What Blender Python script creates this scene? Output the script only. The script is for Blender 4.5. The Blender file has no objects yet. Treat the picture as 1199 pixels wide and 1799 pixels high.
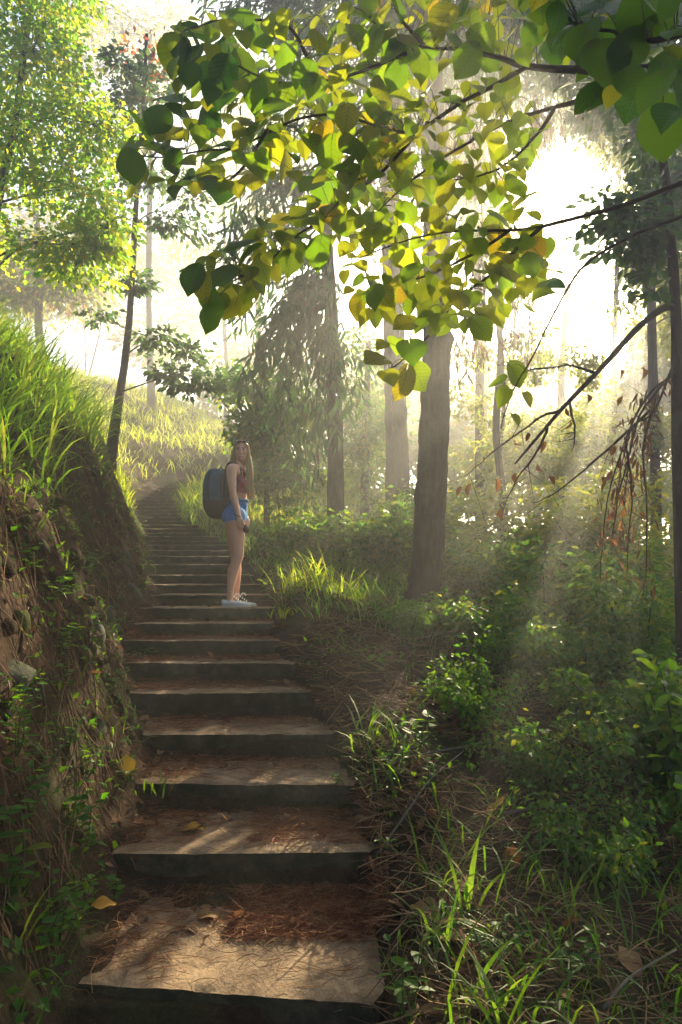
import bpy, bmesh, math, zlib
import numpy as np
from mathutils import Vector, Matrix

# ------------------------------------------------------------------ camera, sky, sun, exposure
SC = bpy.context.scene
COL = SC.collection
F_PX, CX, CY = 1199.0, 599.5, 899.5          # photograph pixels
CAMZ = 1.8
PITCH = math.atan((1000 - CY) / F_PX)
cam_data = bpy.data.cameras.new('camera')
cam_data.sensor_fit = 'VERTICAL'; cam_data.sensor_height = 36.0; cam_data.lens = 36.0 * F_PX / 1799.0
cam_data.clip_start = 0.05; cam_data.clip_end = 600.0
cam = bpy.data.objects.new('camera', cam_data); COL.objects.link(cam)
cam.location = (0, 0, CAMZ); cam.rotation_euler = (math.pi / 2 + PITCH, 0, 0)
SC.camera = cam
cp, sp_ = math.cos(PITCH), math.sin(PITCH)
def ray(px, py):
    a = (px - CX) / F_PX; b = -(py - CY) / F_PX
    return np.array([a, cp - b * sp_, sp_ + b * cp])
def at(px, py, d):
    r = ray(px, py); return np.array([0, 0, CAMZ]) + r * (d / r[1])
SUN = ray(1140, 400); SUN = SUN / np.linalg.norm(SUN)
ELEV = math.asin(SUN[2]); AZ = math.atan2(SUN[0], SUN[1])
world = bpy.data.worlds.new('World'); SC.world = world; world.use_nodes = True
wn = world.node_tree.nodes; wl = world.node_tree.links
sky = wn.new('ShaderNodeTexSky'); sky.sky_type = 'NISHITA'; sky.sun_disc = False
sky.sun_elevation = ELEV; sky.sun_rotation = AZ; sky.dust_density = 2.5; sky.air_density = 1.0
bg = wn['Background']; bg.inputs['Strength'].default_value = 0.06
wl.new(sky.outputs[0], bg.inputs[0])
sun_data = bpy.data.lights.new('sun', 'SUN'); sun_data.energy = 5.0; sun_data.angle = math.radians(0.5)
sun_data.color = (1.0, 0.83, 0.52)
sun = bpy.data.objects.new('sun', sun_data); COL.objects.link(sun)
sun.rotation_euler = Vector(SUN).to_track_quat('Z', 'Y').to_euler(); sun.location = (8, 20, 15)
SC.view_settings.view_transform = 'Standard'; SC.view_settings.look = 'None'
SC.view_settings.exposure = 2.55; SC.view_settings.gamma = 1.0
SC.render.engine = 'CYCLES'
cy = SC.cycles
cy.use_denoising = True
try: cy.denoiser = 'OPENIMAGEDENOISE'
except Exception: pass
cy.max_bounces = 6; cy.diffuse_bounces = 3; cy.transmission_bounces = 4; cy.glossy_bounces = 2
cy.volume_bounces = 0; cy.transparent_max_bounces = 8
cy.sample_clamp_indirect = 6.0; cy.caustics_reflective = False; cy.caustics_refractive = False

HAZE_DENSITY = 0.0135
HAZE_G = 0.7

rng = np.random.default_rng(7)
U = rng.uniform
def reseed(text): rng.bit_generator.state = np.random.default_rng(zlib.crc32(text.encode())).bit_generator.state

# ------------------------------------------------------------------ numeric helpers
def nrm(v):
    return v / np.maximum(np.linalg.norm(v, axis=-1, keepdims=True), 1e-9)
def _hash(i, j, k):
    h = (i.astype(np.int64) * 374761393 + j.astype(np.int64) * 668265263 + k.astype(np.int64) * 2147483647 + 1013904223) & 0xffffffff
    h = ((h ^ (h >> 13)) * 1274126177) & 0xffffffff
    h = ((h ^ (h >> 15)) * 2246822519) & 0xffffffff
    return ((h ^ (h >> 16)) & 0xffff) / 32767.5 - 1.0
def noise(x, y, z=0.0):
    x, y, z = np.broadcast_arrays(np.asarray(x, float), np.asarray(y, float), np.asarray(z, float))
    i, j, k = np.floor(x), np.floor(y), np.floor(z)
    u, v, w = x - i, y - j, z - k
    u = u * u * (3 - 2 * u); v = v * v * (3 - 2 * v); w = w * w * (3 - 2 * w)
    def c(a, b, e): return _hash(i + a, j + b, k + e)
    x00 = c(0,0,0) * (1-u) + c(1,0,0) * u; x10 = c(0,1,0) * (1-u) + c(1,1,0) * u
    x01 = c(0,0,1) * (1-u) + c(1,0,1) * u; x11 = c(0,1,1) * (1-u) + c(1,1,1) * u
    return (x00 * (1-v) + x10 * v) * (1-w) + (x01 * (1-v) + x11 * v) * w
def fbm(x, y, z=0.0, o=4):
    s, a, f = 0.0, 0.55, 1.0
    for q in range(o):
        s = s + a * noise(np.asarray(x) * f + 17.3 * q, np.asarray(y) * f - 9.1 * q, np.asarray(z) * f); a *= 0.5; f *= 2.03
    return s
def sstep(a, b, x):
    t = np.clip((np.asarray(x, float) - a) / (b - a), 0, 1); return t * t * (3 - 2 * t)

class MB:
    """collects vertices and tri / quad index arrays for one mesh"""
    def __init__(s): s.V = []; s.F = {3: [], 4: []}; s.n = 0
    def add(s, V, *faces):
        V = np.asarray(V, float).reshape(-1, 3)
        for f in faces:
            f = np.asarray(f, np.int64)
            if f.size: s.F[f.shape[-1]].append(f.reshape(-1, f.shape[-1]) + s.n)
        s.V.append(V); s.n += len(V); return s
    def mesh(s, name, mat, smooth=True):
        me = bpy.data.meshes.new(name)
        V = np.concatenate(s.V).astype(np.float32)
        idx, tot = [], []
        for k in (3, 4):
            if s.F[k]:
                a = np.concatenate(s.F[k]); idx.append(a.ravel()); tot.append(np.full(len(a), k))
        idx = np.concatenate(idx).astype(np.int32); tot = np.concatenate(tot).astype(np.int32)
        me.vertices.add(len(V)); me.vertices.foreach_set('co', V.ravel())
        me.loops.add(len(idx)); me.loops.foreach_set('vertex_index', idx)
        me.polygons.add(len(tot))
        st = np.zeros(len(tot), np.int32); st[1:] = np.cumsum(tot)[:-1]
        me.polygons.foreach_set('loop_start', st)
        me.polygons.foreach_set('use_smooth', np.full(len(tot), smooth))
        me.update(calc_edges=True)
        if mat: me.materials.append(mat)
        return me
    def obj(s, name, mat, parent=None, smooth=True):
        return link(name, s.mesh(name, mat, smooth), parent)

def link(name, me, parent=None):
    o = bpy.data.objects.new(name, me); COL.objects.link(o)
    if parent is not None:
        o.parent = parent; o.matrix_parent_inverse = Matrix.Translation(-parent.location)
    return o
def tag(o, label=None, cat=None, group=None, kind=None):
    if label: o['label'] = label
    if cat: o['category'] = cat
    if group: o['group'] = group
    if kind: o['kind'] = kind
    return o
def empty(name, loc, label, cat, group=None):
    reseed(label)
    o = bpy.data.objects.new(name, None); COL.objects.link(o)
    o.location = tuple(map(float, loc)); o.empty_display_size = 0.1
    return tag(o, label, cat, group)

def spline(pts, n):
    P = np.asarray(pts, float); m = len(P)
    if m == 2:
        t = np.linspace(0, 1, n)[:, None]; return P[0] * (1 - t) + P[1] * t
    Q = np.vstack([2 * P[0] - P[1], P, 2 * P[-1] - P[-2]])
    t = np.linspace(0, m - 1 - 1e-6, n); i = t.astype(int); f = (t - i)[:, None]
    a, b, c, d = Q[i], Q[i+1], Q[i+2], Q[i+3]
    return 0.5 * (2*b + (c-a)*f + (2*a-5*b+4*c-d)*f*f + (3*b-a-3*c+d)*f**3)
def tube(mb, P, R, sides=8, rough=0.0, seed=0.0, cap=True, ridge=0.0, flare=0.0):
    P = np.asarray(P, float); n = len(P); R = np.broadcast_to(np.asarray(R, float), (n,))
    T = nrm(np.gradient(P, axis=0))
    up = np.array([1.0, 0.13, 0.07]) if abs(T[0][0]) < 0.8 else np.array([0.1, 1.0, 0.1])
    A = np.zeros_like(P); a = up
    for i in range(n):
        a = a - T[i] * a.dot(T[i]); a = a / max(np.linalg.norm(a), 1e-6); A[i] = a
    B = np.cross(T, A); th = np.arange(sides) / sides * 2 * np.pi
    ring = A[:, None] * np.cos(th)[None, :, None] + B[:, None] * np.sin(th)[None, :, None]
    rr = R[:, None] * np.ones(sides)[None]
    if rough:
        rr = rr * (1 + rough * fbm(np.cos(th)[None] * 1.7 + seed, np.sin(th)[None] * 1.7, np.arange(n)[:, None] * 0.33, 3))
    if ridge:
        zz = P[:, 2][:, None]; wob = fbm(zz * 1.3 + seed, np.zeros((1, 1)), 2.0, 2) * .5
        ct, st = np.cos(th[None] + wob), np.sin(th[None] + wob)
        rr = rr * (1 + ridge * (.5 - np.abs(noise(ct * 7 + seed, st * 7, zz * 1.1)) * 1.6) + ridge * .7 * fbm(ct * 3, st * 3 + seed, zz * 4.5, 3))
        for q in range(5):
            k0 = P[0, 2] + U(.08, .8) * (P[-1, 2] - P[0, 2]); a0 = U(0, 6.28); da = np.arccos(np.clip(np.cos(th[None] - a0), -1, 1))
            rr = rr * (1 + .22 * np.exp(-(da / .35) ** 2 - ((zz - k0) / .09) ** 2))
    if flare:
        hz = (P[:, 2] - P[0, 2])[:, None]; rr = rr * (1 + flare * np.exp(-hz / .22) * (.45 + .55 * np.cos(4 * th[None] + seed + .8 * np.sin(th[None]))))
    V = P[:, None] + ring * rr[:, :, None]
    i, j = np.meshgrid(np.arange(n - 1), np.arange(sides), indexing='ij'); j2 = (j + 1) % sides
    Fq = np.stack([i*sides+j, i*sides+j2, (i+1)*sides+j2, (i+1)*sides+j], -1).reshape(-1, 4)
    if cap:
        V = np.vstack([V.reshape(-1, 3), P[:1], P[-1:]]); q = np.arange(sides); c0 = n * sides
        f1 = np.stack([np.full(sides, c0), (q+1) % sides, q], -1)
        f2 = np.stack([np.full(sides, c0 + 1), (n-1)*sides + q, (n-1)*sides + (q+1) % sides], -1)
        mb.add(V, Fq, np.vstack([f1, f2]))
    else: mb.add(V, Fq)
    return mb

# leaf templates: (u across, v along, w normal), faces
T_LEAF = (np.array([[0,0,0],[.30,.42,.07],[0,1,-.08],[-.30,.42,.07],[0,.45,-.02]]), np.array([[0,1,4],[1,2,4],[2,3,4],[3,0,4]]))
T_SMALL = (np.array([[0,0,0],[.27,.45,.06],[0,1,-.06],[-.27,.45,.06]]), np.array([[0,1,2],[0,2,3]]))
T_LANCE = (np.array([[0,0,0],[.085,.3,.02],[.075,.65,-.03],[0,1,-.14],[-.075,.65,-.03],[-.085,.3,.02]]), np.array([[0,1,5],[1,2,4],[1,4,5],[2,3,4]]))
T_OVAL = (np.array([[0,0,0],[.22,.18,.03],[.33,.48,.05],[.2,.8,.0],[0,1.05,-.1],[-.2,.8,.0],[-.33,.48,.05],[-.22,.18,.03],[0,.5,-.03]]),
          np.array([[0,1,8],[1,2,8],[2,3,8],[3,4,8],[4,5,8],[5,6,8],[6,7,8],[7,0,8]]))
def leaves(mb, p, t, n, s, tpl):
    p = np.asarray(p, float); t = nrm(np.asarray(t, float)); n = np.asarray(n, float)
    n = nrm(n - t * (n * t).sum(-1, keepdims=True)); b = np.cross(t, n)
    s = np.broadcast_to(np.asarray(s, float), (len(p),))[:, None, None]
    L, Fc = tpl
    V = p[:, None] + s * (b[:, None] * L[None, :, 0:1] + t[:, None] * L[None, :, 1:2] + n[:, None] * L[None, :, 2:3])
    Fa = (np.arange(len(p))[:, None, None] * len(L) + Fc[None]).reshape(-1, Fc.shape[1])
    mb.add(V.reshape(-1, 3), Fa); return mb
def rand_unit(n):
    return nrm(rng.normal(size=(n, 3)))
def blades(mb, p, az, L, w, bend, lean, seg=5):
    """arching grass blades"""
    p = np.asarray(p, float); n = len(p); k = np.linspace(0, 1, seg + 1)[None]
    az, L, w, bend, lean = [np.broadcast_to(np.asarray(q, float), (n,))[:, None] for q in (az, L, w, bend, lean)]
    ang = lean + bend * k ** 1.3
    ds = L / seg
    hx = np.cumsum(np.sin(ang) * ds, 1) - np.sin(ang[:, :1]) * ds; hz = np.cumsum(np.cos(ang) * ds, 1) - np.cos(ang[:, :1]) * ds
    cxy = np.stack([np.cos(az), np.sin(az)], -1)
    cen = np.concatenate([p[:, None, :2] + cxy * hx[..., None], (p[:, None, 2] + hz)[..., None]], -1)
    tw = az + np.pi / 2 + U(-.5, .5, (n, 1)); side = np.concatenate([np.stack([np.cos(tw), np.sin(tw)], -1), np.zeros((n, 1, 1))], -1)
    wid = w * np.clip(np.sin(np.pi * (0.16 + 0.84 * k)) ** 0.8, 0.04, 1) * (1 - k ** 4)
    V = np.stack([cen - side * wid[..., None] * .5, cen + side * wid[..., None] * .5], 2).reshape(n, -1, 3)
    q = np.arange(seg); f = np.stack([2*q, 2*q+1, 2*q+3, 2*q+2], -1)
    Fa = (np.arange(n)[:, None, None] * (2 * seg + 2) + f[None]).reshape(-1, 4)
    mb.add(V.reshape(-1, 3), Fa); return mb

# ------------------------------------------------------------------ materials
def new_mat(name):
    m = bpy.data.materials.new(name); m.use_nodes = True
    nt = m.node_tree; nt.nodes.clear()
    out = nt.nodes.new('ShaderNodeOutputMaterial')
    return m, nt, out
def ramp(nt, stops, fac=None):
    r = nt.nodes.new('ShaderNodeValToRGB'); e = r.color_ramp.elements
    while len(e) < len(stops): e.new(0.5)
    for q, (pos, c) in zip(e, stops): q.position = pos; q.color = (*c, 1)
    if fac is not None: nt.links.new(fac, r.inputs[0])
    return r
def tex_noise(nt, scale, detail=4, rough=0.6, vec=None, dist=0.0):
    n = nt.nodes.new('ShaderNodeTexNoise'); n.inputs['Scale'].default_value = scale
    n.inputs['Detail'].default_value = detail; n.inputs['Roughness'].default_value = rough; n.inputs['Distortion'].default_value = dist
    if vec is not None: nt.links.new(vec, n.inputs['Vector'])
    return n
def mixc(nt, fac, a, b, mode='MIX'):
    m = nt.nodes.new('ShaderNodeMix'); m.data_type = 'RGBA'; m.blend_type = mode
    for sock, val in ((m.inputs[0], fac), (m.inputs[6], a), (m.inputs[7], b)):
        if hasattr(val, 'links'): nt.links.new(val, sock)
        elif isinstance(val, (int, float)): sock.default_value = val
        else: sock.default_value = (*val, 1)
    return m.outputs[2]
def bump(nt, h, strength, dist=0.02):
    b = nt.nodes.new('ShaderNodeBump'); b.inputs['Strength'].default_value = strength; b.inputs['Distance'].default_value = dist
    nt.links.new(h, b.inputs['Height']); return b.outputs[0]
def objcoord(nt): return nt.nodes.new('ShaderNodeTexCoord').outputs['Object']
def leaf_mat(name, stops, tstops, trans=0.45, rough=0.42, per_object=False, veins=False, spots=0.0):
    m, nt, out = new_mat(name)
    if per_object: rnd = nt.nodes.new('ShaderNodeObjectInfo').outputs['Random']
    else: rnd = nt.nodes.new('ShaderNodeNewGeometry').outputs['Random Per Island']
    oc = objcoord(nt)
    c = ramp(nt, stops, rnd).outputs[0]; t = ramp(nt, tstops, rnd).outputs[0]
    if veins:
        sep = nt.nodes.new('ShaderNodeSeparateXYZ'); nt.links.new(oc, sep.inputs[0])
        def mth(op, a, b=None):
            q = nt.nodes.new('ShaderNodeMath'); q.operation = op
            for s_, v_ in zip(q.inputs, (a, b)):
                if v_ is None: continue
                if hasattr(v_, 'links'): nt.links.new(v_, s_)
                else: s_.default_value = v_
            return q.outputs[0]
        ax = mth('ABSOLUTE', sep.outputs[0]); mid = mth('LESS_THAN', ax, 0.012)
        d = mth('SUBTRACT', sep.outputs[1], mth('MULTIPLY', ax, 0.75)); fr = mth('FRACT', mth('MULTIPLY', d, 6.5))
        sv = mth('LESS_THAN', mth('ABSOLUTE', mth('SUBTRACT', fr, 0.5)), 0.05)
        v = mth('MULTIPLY', mth('MAXIMUM', mid, sv), 0.75)
        c = mixc(nt, v, c, (0.15, 0.2, 0.05)); t = mixc(nt, v, t, (0.09, 0.13, 0.008))
    if spots:
        n2 = tex_noise(nt, 7.0, 3, 0.6, oc); r2 = ramp(nt, [(0.62, (0, 0, 0)), (0.7, (spots, spots, spots))], n2.outputs[0]).outputs[0]
        c = mixc(nt, r2, c, (0.16, 0.09, 0.02)); t = mixc(nt, r2, t, (0.16, 0.07, 0.01))
    p = nt.nodes.new('ShaderNodeBsdfPrincipled'); nt.links.new(c, p.inputs['Base Color']); p.inputs['Roughness'].default_value = rough + .1
    p.inputs['Specular IOR Level'].default_value = 0.22
    tr = nt.nodes.new('ShaderNodeBsdfTranslucent'); nt.links.new(t, tr.inputs[0])
    mx = nt.nodes.new('ShaderNodeMixShader'); mx.inputs[0].default_value = trans
    nt.links.new(p.outputs[0], mx.inputs[1]); nt.links.new(tr.outputs[0], mx.inputs[2]); nt.links.new(mx.outputs[0], out.inputs[0])
    return m
def solid_mat(name, c1, c2, scale=8.0, rough=0.8, bump_s=0.3, bump_scale=None, stretch=None, dist=0.02, spec=0.3):
    m, nt, out = new_mat(name); oc = objcoord(nt)
    if stretch:
        mp = nt.nodes.new('ShaderNodeMapping'); mp.inputs['Scale'].default_value = stretch; nt.links.new(oc, mp.inputs[0]); oc = mp.outputs[0]
    n = tex_noise(nt, scale, 6, 0.65, oc); c = ramp(nt, [(0.32, c1), (0.68, c2)], n.outputs[0])
    p = nt.nodes.new('ShaderNodeBsdfPrincipled'); nt.links.new(c.outputs[0], p.inputs['Base Color']); p.inputs['Roughness'].default_value = rough
    p.inputs['Specular IOR Level'].default_value = spec
    if bump_s:
        n2 = tex_noise(nt, bump_scale or scale * 3, 5, 0.7, oc); nt.links.new(bump(nt, n2.outputs[0], bump_s, dist), p.inputs['Normal'])
    nt.links.new(p.outputs[0], out.inputs[0]); return m
def island_mat(name, stops, rough=0.7, trans=0.0):
    """opaque strands, one tint for each strand"""
    return leaf_mat(name, stops, stops, trans, rough)

G = {}
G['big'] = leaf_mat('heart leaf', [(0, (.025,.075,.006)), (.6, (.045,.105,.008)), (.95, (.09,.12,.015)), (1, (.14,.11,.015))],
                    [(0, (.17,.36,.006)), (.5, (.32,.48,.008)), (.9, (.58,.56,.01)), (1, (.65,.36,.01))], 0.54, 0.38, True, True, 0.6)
G['big_shaded'] = leaf_mat('shaded heart leaf', [(0, (.014,.055,.010)), (1, (.03,.085,.010))], [(0, (.06,.22,.01)), (1, (.17,.34,.01))], 0.42, 0.38, True, True, 0.5)  # darker copy of the heart leaf, shade put into its colour
G['big_mass'] = leaf_mat('heart leaf mass', [(0, (.045,.085,.012)), (1, (.08,.12,.015))], [(0, (.26,.45,.008)), (1, (.58,.58,.012))], 0.54, 0.38)
G['crown_bright'] = leaf_mat('bright crown', [(0, (.04,.10,.02)), (.6, (.07,.13,.02)), (1, (.12,.14,.02))], [(0, (.20,.52,.03)), (.6, (.46,.66,.03)), (1, (.8,.68,.03))], 0.68)
G['crown_teal'] = leaf_mat('cool crown', [(0, (.014,.06,.032)), (1, (.035,.095,.036))], [(0, (.07,.2,.06)), (1, (.2,.32,.07))], 0.38)
G['crown_dark'] = leaf_mat('dark drooping leaves', [(0, (.016,.06,.026)), (.8, (.036,.095,.03)), (1, (.09,.07,.04))], [(0, (.06,.2,.04)), (.85, (.15,.32,.05)), (1, (.2,.12,.06))], 0.32, 0.35)
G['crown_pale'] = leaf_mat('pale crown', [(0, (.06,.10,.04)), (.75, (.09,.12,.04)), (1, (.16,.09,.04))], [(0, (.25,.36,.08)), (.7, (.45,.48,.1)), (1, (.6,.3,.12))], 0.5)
G['red_tips'] = leaf_mat('red young leaves', [(0, (.12,.04,.02)), (1, (.14,.09,.03))], [(0, (.5,.10,.04)), (1, (.55,.28,.06))], 0.5)
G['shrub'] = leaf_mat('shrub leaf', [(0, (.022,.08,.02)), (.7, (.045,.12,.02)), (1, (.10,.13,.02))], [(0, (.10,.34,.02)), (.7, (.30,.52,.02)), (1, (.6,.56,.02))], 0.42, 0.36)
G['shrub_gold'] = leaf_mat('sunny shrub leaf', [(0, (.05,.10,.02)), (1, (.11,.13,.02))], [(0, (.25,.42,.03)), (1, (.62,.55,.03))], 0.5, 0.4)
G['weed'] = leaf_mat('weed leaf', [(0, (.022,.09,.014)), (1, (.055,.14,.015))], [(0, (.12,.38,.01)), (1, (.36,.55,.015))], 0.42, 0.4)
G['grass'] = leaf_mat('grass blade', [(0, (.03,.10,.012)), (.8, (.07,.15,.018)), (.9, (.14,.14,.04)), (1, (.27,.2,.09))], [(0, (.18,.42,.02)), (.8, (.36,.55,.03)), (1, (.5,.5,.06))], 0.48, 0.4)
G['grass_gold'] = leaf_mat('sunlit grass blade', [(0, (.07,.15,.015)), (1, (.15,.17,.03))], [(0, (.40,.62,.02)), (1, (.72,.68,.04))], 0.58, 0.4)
G['straw'] = island_mat('dry straw', [(0, (.10,.05,.028)), (.5, (.21,.12,.06)), (1, (.36,.24,.13))], 0.75, 0.12)
G['needle'] = island_mat('pine needle', [(0, (.09,.028,.014)), (.5, (.24,.075,.03)), (1, (.42,.22,.10))], 0.6, 0.1)
G['root'] = island_mat('root fibre', [(0, (.05,.03,.018)), (.6, (.14,.075,.04)), (1, (.28,.17,.09))], 0.85)
G['dryleaf'] = leaf_mat('brown dead leaf', [(0, (.08,.035,.018)), (.5, (.15,.07,.03)), (1, (.25,.14,.06))], [(0, (.2,.075,.025)), (1, (.45,.2,.05))], 0.32, 0.6, True)
G['drymass'] = leaf_mat('brown dead leaves', [(0, (.05,.03,.02)), (.6, (.12,.06,.03)), (1, (.22,.13,.06))], [(0, (.14,.06,.03)), (1, (.36,.18,.06))], 0.28, 0.6)
G['yellow'] = leaf_mat('yellow fallen leaf', [(0, (.42,.22,.03)), (1, (.55,.33,.05))], [(0, (.6,.3,.02)), (1, (.7,.45,.03))], 0.3, 0.5, True)
G['tan'] = leaf_mat('tan fallen leaf', [(0, (.25,.14,.06)), (1, (.36,.22,.10))], [(0, (.4,.2,.05)), (1, (.5,.3,.1))], 0.25, 0.6, True)
def make_bark():
    m, nt, out = new_mat('grey bark'); oc = objcoord(nt)
    mp = nt.nodes.new('ShaderNodeMapping'); mp.inputs['Scale'].default_value = (1, 1, .18); nt.links.new(oc, mp.inputs[0])
    a = tex_noise(nt, 16.0, 7, .7, mp.outputs[0], .8); b = tex_noise(nt, 2.3, 5, .65, oc, .5); g = tex_noise(nt, 28.0, 4, .7, oc)
    c = ramp(nt, [(.3, (.012,.009,.006)), (.5, (.035,.025,.018)), (.72, (.075,.057,.042))], a.outputs[0]).outputs[0]
    li = ramp(nt, [(.55, (0, 0, 0)), (.68, (.6, .6, .6))], b.outputs[0]).outputs[0]; c = mixc(nt, li, c, (.085,.085,.05))
    sp = ramp(nt, [(.66, (0, 0, 0)), (.72, (.5, .5, .5))], g.outputs[0]).outputs[0]; c = mixc(nt, sp, c, (.17,.155,.12))
    p = nt.nodes.new('ShaderNodeBsdfPrincipled'); nt.links.new(c, p.inputs['Base Color']); p.inputs['Roughness'].default_value = .92; p.inputs['Specular IOR Level'].default_value = .2
    nt.links.new(bump(nt, a.outputs[0], 1.0, .05), p.inputs['Normal']); nt.links.new(p.outputs[0], out.inputs[0]); return m
G['bark'] = make_bark()
G['bark_thin'] = solid_mat('twig bark', (.03,.022,.016), (.065,.045,.032), 12.0, 0.8, 0.3, 30.0)
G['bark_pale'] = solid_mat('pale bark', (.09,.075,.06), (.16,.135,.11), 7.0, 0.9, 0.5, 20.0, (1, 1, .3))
G['rootbark'] = solid_mat('root bark', (.06,.038,.024), (.14,.09,.055), 14.0, .9, .5, 40.0)
G['stem'] = solid_mat('green stem', (.05,.075,.025), (.085,.09,.035), 10.0, 0.6, 0.0)
G['rock'] = solid_mat('mossy rock', (.035,.045,.016), (.085,.075,.06), 5.0, 0.9, 0.7, 22.0, None, 0.03)

def make_clod():
    m, nt, out = new_mat('mossy clods')
    geo = nt.nodes.new('ShaderNodeNewGeometry'); pos = geo.outputs['Position']
    c = ramp(nt, [(0, (.03,.02,.013)), (.45, (.075,.048,.03)), (.6, (.05,.065,.02)), (.8, (.07,.085,.022)), (1, (.17,.115,.07))], geo.outputs['Random Per Island']).outputs[0]
    b = tex_noise(nt, 40.0, 5, .75, pos); c = mixc(nt, .9, c, ramp(nt, [(.3, (.4,.4,.4)), (.7, (1.5,1.5,1.4))], b.outputs[0]).outputs[0], 'MULTIPLY')
    p = nt.nodes.new('ShaderNodeBsdfPrincipled'); nt.links.new(c, p.inputs['Base Color']); p.inputs['Roughness'].default_value = .95; p.inputs['Specular IOR Level'].default_value = .1
    nt.links.new(bump(nt, b.outputs[0], 1.0, .03), p.inputs['Normal']); nt.links.new(p.outputs[0], out.inputs[0]); return m
G['clod'] = make_clod()
def make_concrete():
    m, nt, out = new_mat('worn concrete')
    geo = nt.nodes.new('ShaderNodeNewGeometry'); pos = geo.outputs['Position']
    a = tex_noise(nt, 2.2, 6, 0.6, pos, 0.4); b = tex_noise(nt, 55.0, 5, 0.7, pos); c3 = tex_noise(nt, 6.0, 6, 0.7, pos, 0.8)
    c = ramp(nt, [(.3, (.19,.125,.075)), (.52, (.30,.205,.125)), (.75, (.40,.29,.19))], a.outputs[0]).outputs[0]
    sp = ramp(nt, [(.3, (.55,.5,.45)), (.5, (1,1,1)), (.72, (1.25,1.2,1.15))], b.outputs[0]).outputs[0]
    c = mixc(nt, 0.8, c, sp, 'MULTIPLY')
    st = ramp(nt, [(.42, (0,0,0)), (.62, (.85,.85,.85))], c3.outputs[0]).outputs[0]
    c = mixc(nt, st, c, (.10,.065,.04))
    # dark moss tint on the upright faces, with the risers' shade painted in
    sx = nt.nodes.new('ShaderNodeSeparateXYZ'); nt.links.new(geo.outputs['Normal'], sx.inputs[0])
    up = ramp(nt, [(.35, (1,1,1)), (.75, (0,0,0))], sx.outputs[2]).outputs[0]
    m2 = tex_noise(nt, 9.0, 5, 0.7, pos); mm = ramp(nt, [(.3, (.6,.6,.6)), (.6, (1,1,1))], m2.outputs[0]).outputs[0]
    f = mixc(nt, 1.0, up, mm, 'MULTIPLY')
    c = mixc(nt, f, c, (.022,.026,.013))
    p = nt.nodes.new('ShaderNodeBsdfPrincipled'); nt.links.new(c, p.inputs['Base Color']); p.inputs['Roughness'].default_value = 0.85
    p.inputs['Specular IOR Level'].default_value = 0.25
    h = mixc(nt, 0.5, a.outputs[0], b.outputs[0]); nt.links.new(bump(nt, h, 0.7, 0.02), p.inputs['Normal'])
    nt.links.new(p.outputs[0], out.inputs[0]); return m
G['concrete'] = make_concrete()
def make_soil():
    m, nt, out = new_mat('forest soil')
    pos = nt.nodes.new('ShaderNodeNewGeometry').outputs['Position']
    a = tex_noise(nt, 1.1, 5, 0.6, pos, 0.5); b = tex_noise(nt, 14.0, 6, 0.75, pos, 0.6); c3 = tex_noise(nt, 70.0, 4, 0.7, pos)
    c = ramp(nt, [(.28, (.022,.014,.009)), (.5, (.055,.032,.019)), (.72, (.11,.064,.037))], b.outputs[0]).outputs[0]
    gr = ramp(nt, [(.48, (0,0,0)), (.62, (.75,.75,.75))], a.outputs[0]).outputs[0]
    c = mixc(nt, gr, c, (.045,.055,.02))
    sp = ramp(nt, [(.3, (.5,.5,.5)), (.55, (1,1,1)), (.75, (1.7,1.5,1.3))], c3.outputs[0]).outputs[0]
    c = mixc(nt, 0.9, c, sp, 'MULTIPLY')
    p = nt.nodes.new('ShaderNodeBsdfPrincipled'); nt.links.new(c, p.inputs['Base Color']); p.inputs['Roughness'].default_value = 0.95
    p.inputs['Specular IOR Level'].default_value = 0.15
    h = mixc(nt, 0.5, b.outputs[0], c3.outputs[0]); nt.links.new(bump(nt, h, 1.0, 0.04), p.inputs['Normal'])
    nt.links.new(p.outputs[0], out.inputs[0]); return m
G['soil'] = make_soil()

# ------------------------------------------------------------------ stairs: nose lines read from the photograph
NOSE = [(1752,118,668),(1500,200,655),(1377,236,622),(1290,243,592),(1217,220,552),(1165,216,518),(1125,213,492),(1095,236,484),(1068,243,481),
        (1045,259,477),(1027,261,460),(1010,256,448),(991,262,440),(977,258,434),(966.5,256,428),(957.4,254,420),(950,250,408),(942,250,394),
        (936,248,378),(929,246,364),(922,243,352),(915,240,342),(908,238,333),(902,237,326),(896,235,321),(890,234,317),(884,233,314),
        (878,234,313),(872,238,315),(866,245,319),(861,255,325),(856,266,335),(851,280,347),(847,295,362),(843,312,380)]
DEP = [2.85, 3.75, 4.40, 4.98, 5.55, 6.02, 6.40, 6.68, 7.03] + [7.03 + 0.45 * k for k in range(1, 27)]
DEP = np.array(DEP); NS = len(NOSE)
SZ = np.array([at(l, y, d)[2] for (y, l, r), d in zip(NOSE, DEP)])
SL = np.array([at(l, y, d)[0] for (y, l, r), d in zip(NOSE, DEP)])
SR = np.array([at(r, y, d)[0] for (y, l, r), d in zip(NOSE, DEP)])
for i in range(1, NS): SZ[i] = max(SZ[i], SZ[i-1] + 0.06)
yE = np.concatenate([[-60, 0.0], DEP, [22.0, 26.0, 34.0, 70.0]])
zE = np.concatenate([[SZ[0] - 3.0, SZ[0] - 0.34], SZ, [SZ[-1] + .3, SZ[-1] + .6, SZ[-1] + 1.2, SZ[-1] + 3.5]])
lE = np.concatenate([[SL[0], SL[0]], SL, [SL[-1] + 1.6, SL[-1] + 3.2, SL[-1] + 4, SL[-1] + 4]])
rE = np.concatenate([[SR[0] + .1, SR[0] + .05], SR, [SR[-1] + 1.9, SR[-1] + 3.6, SR[-1] + 4.6, SR[-1] + 4.6]])

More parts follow.
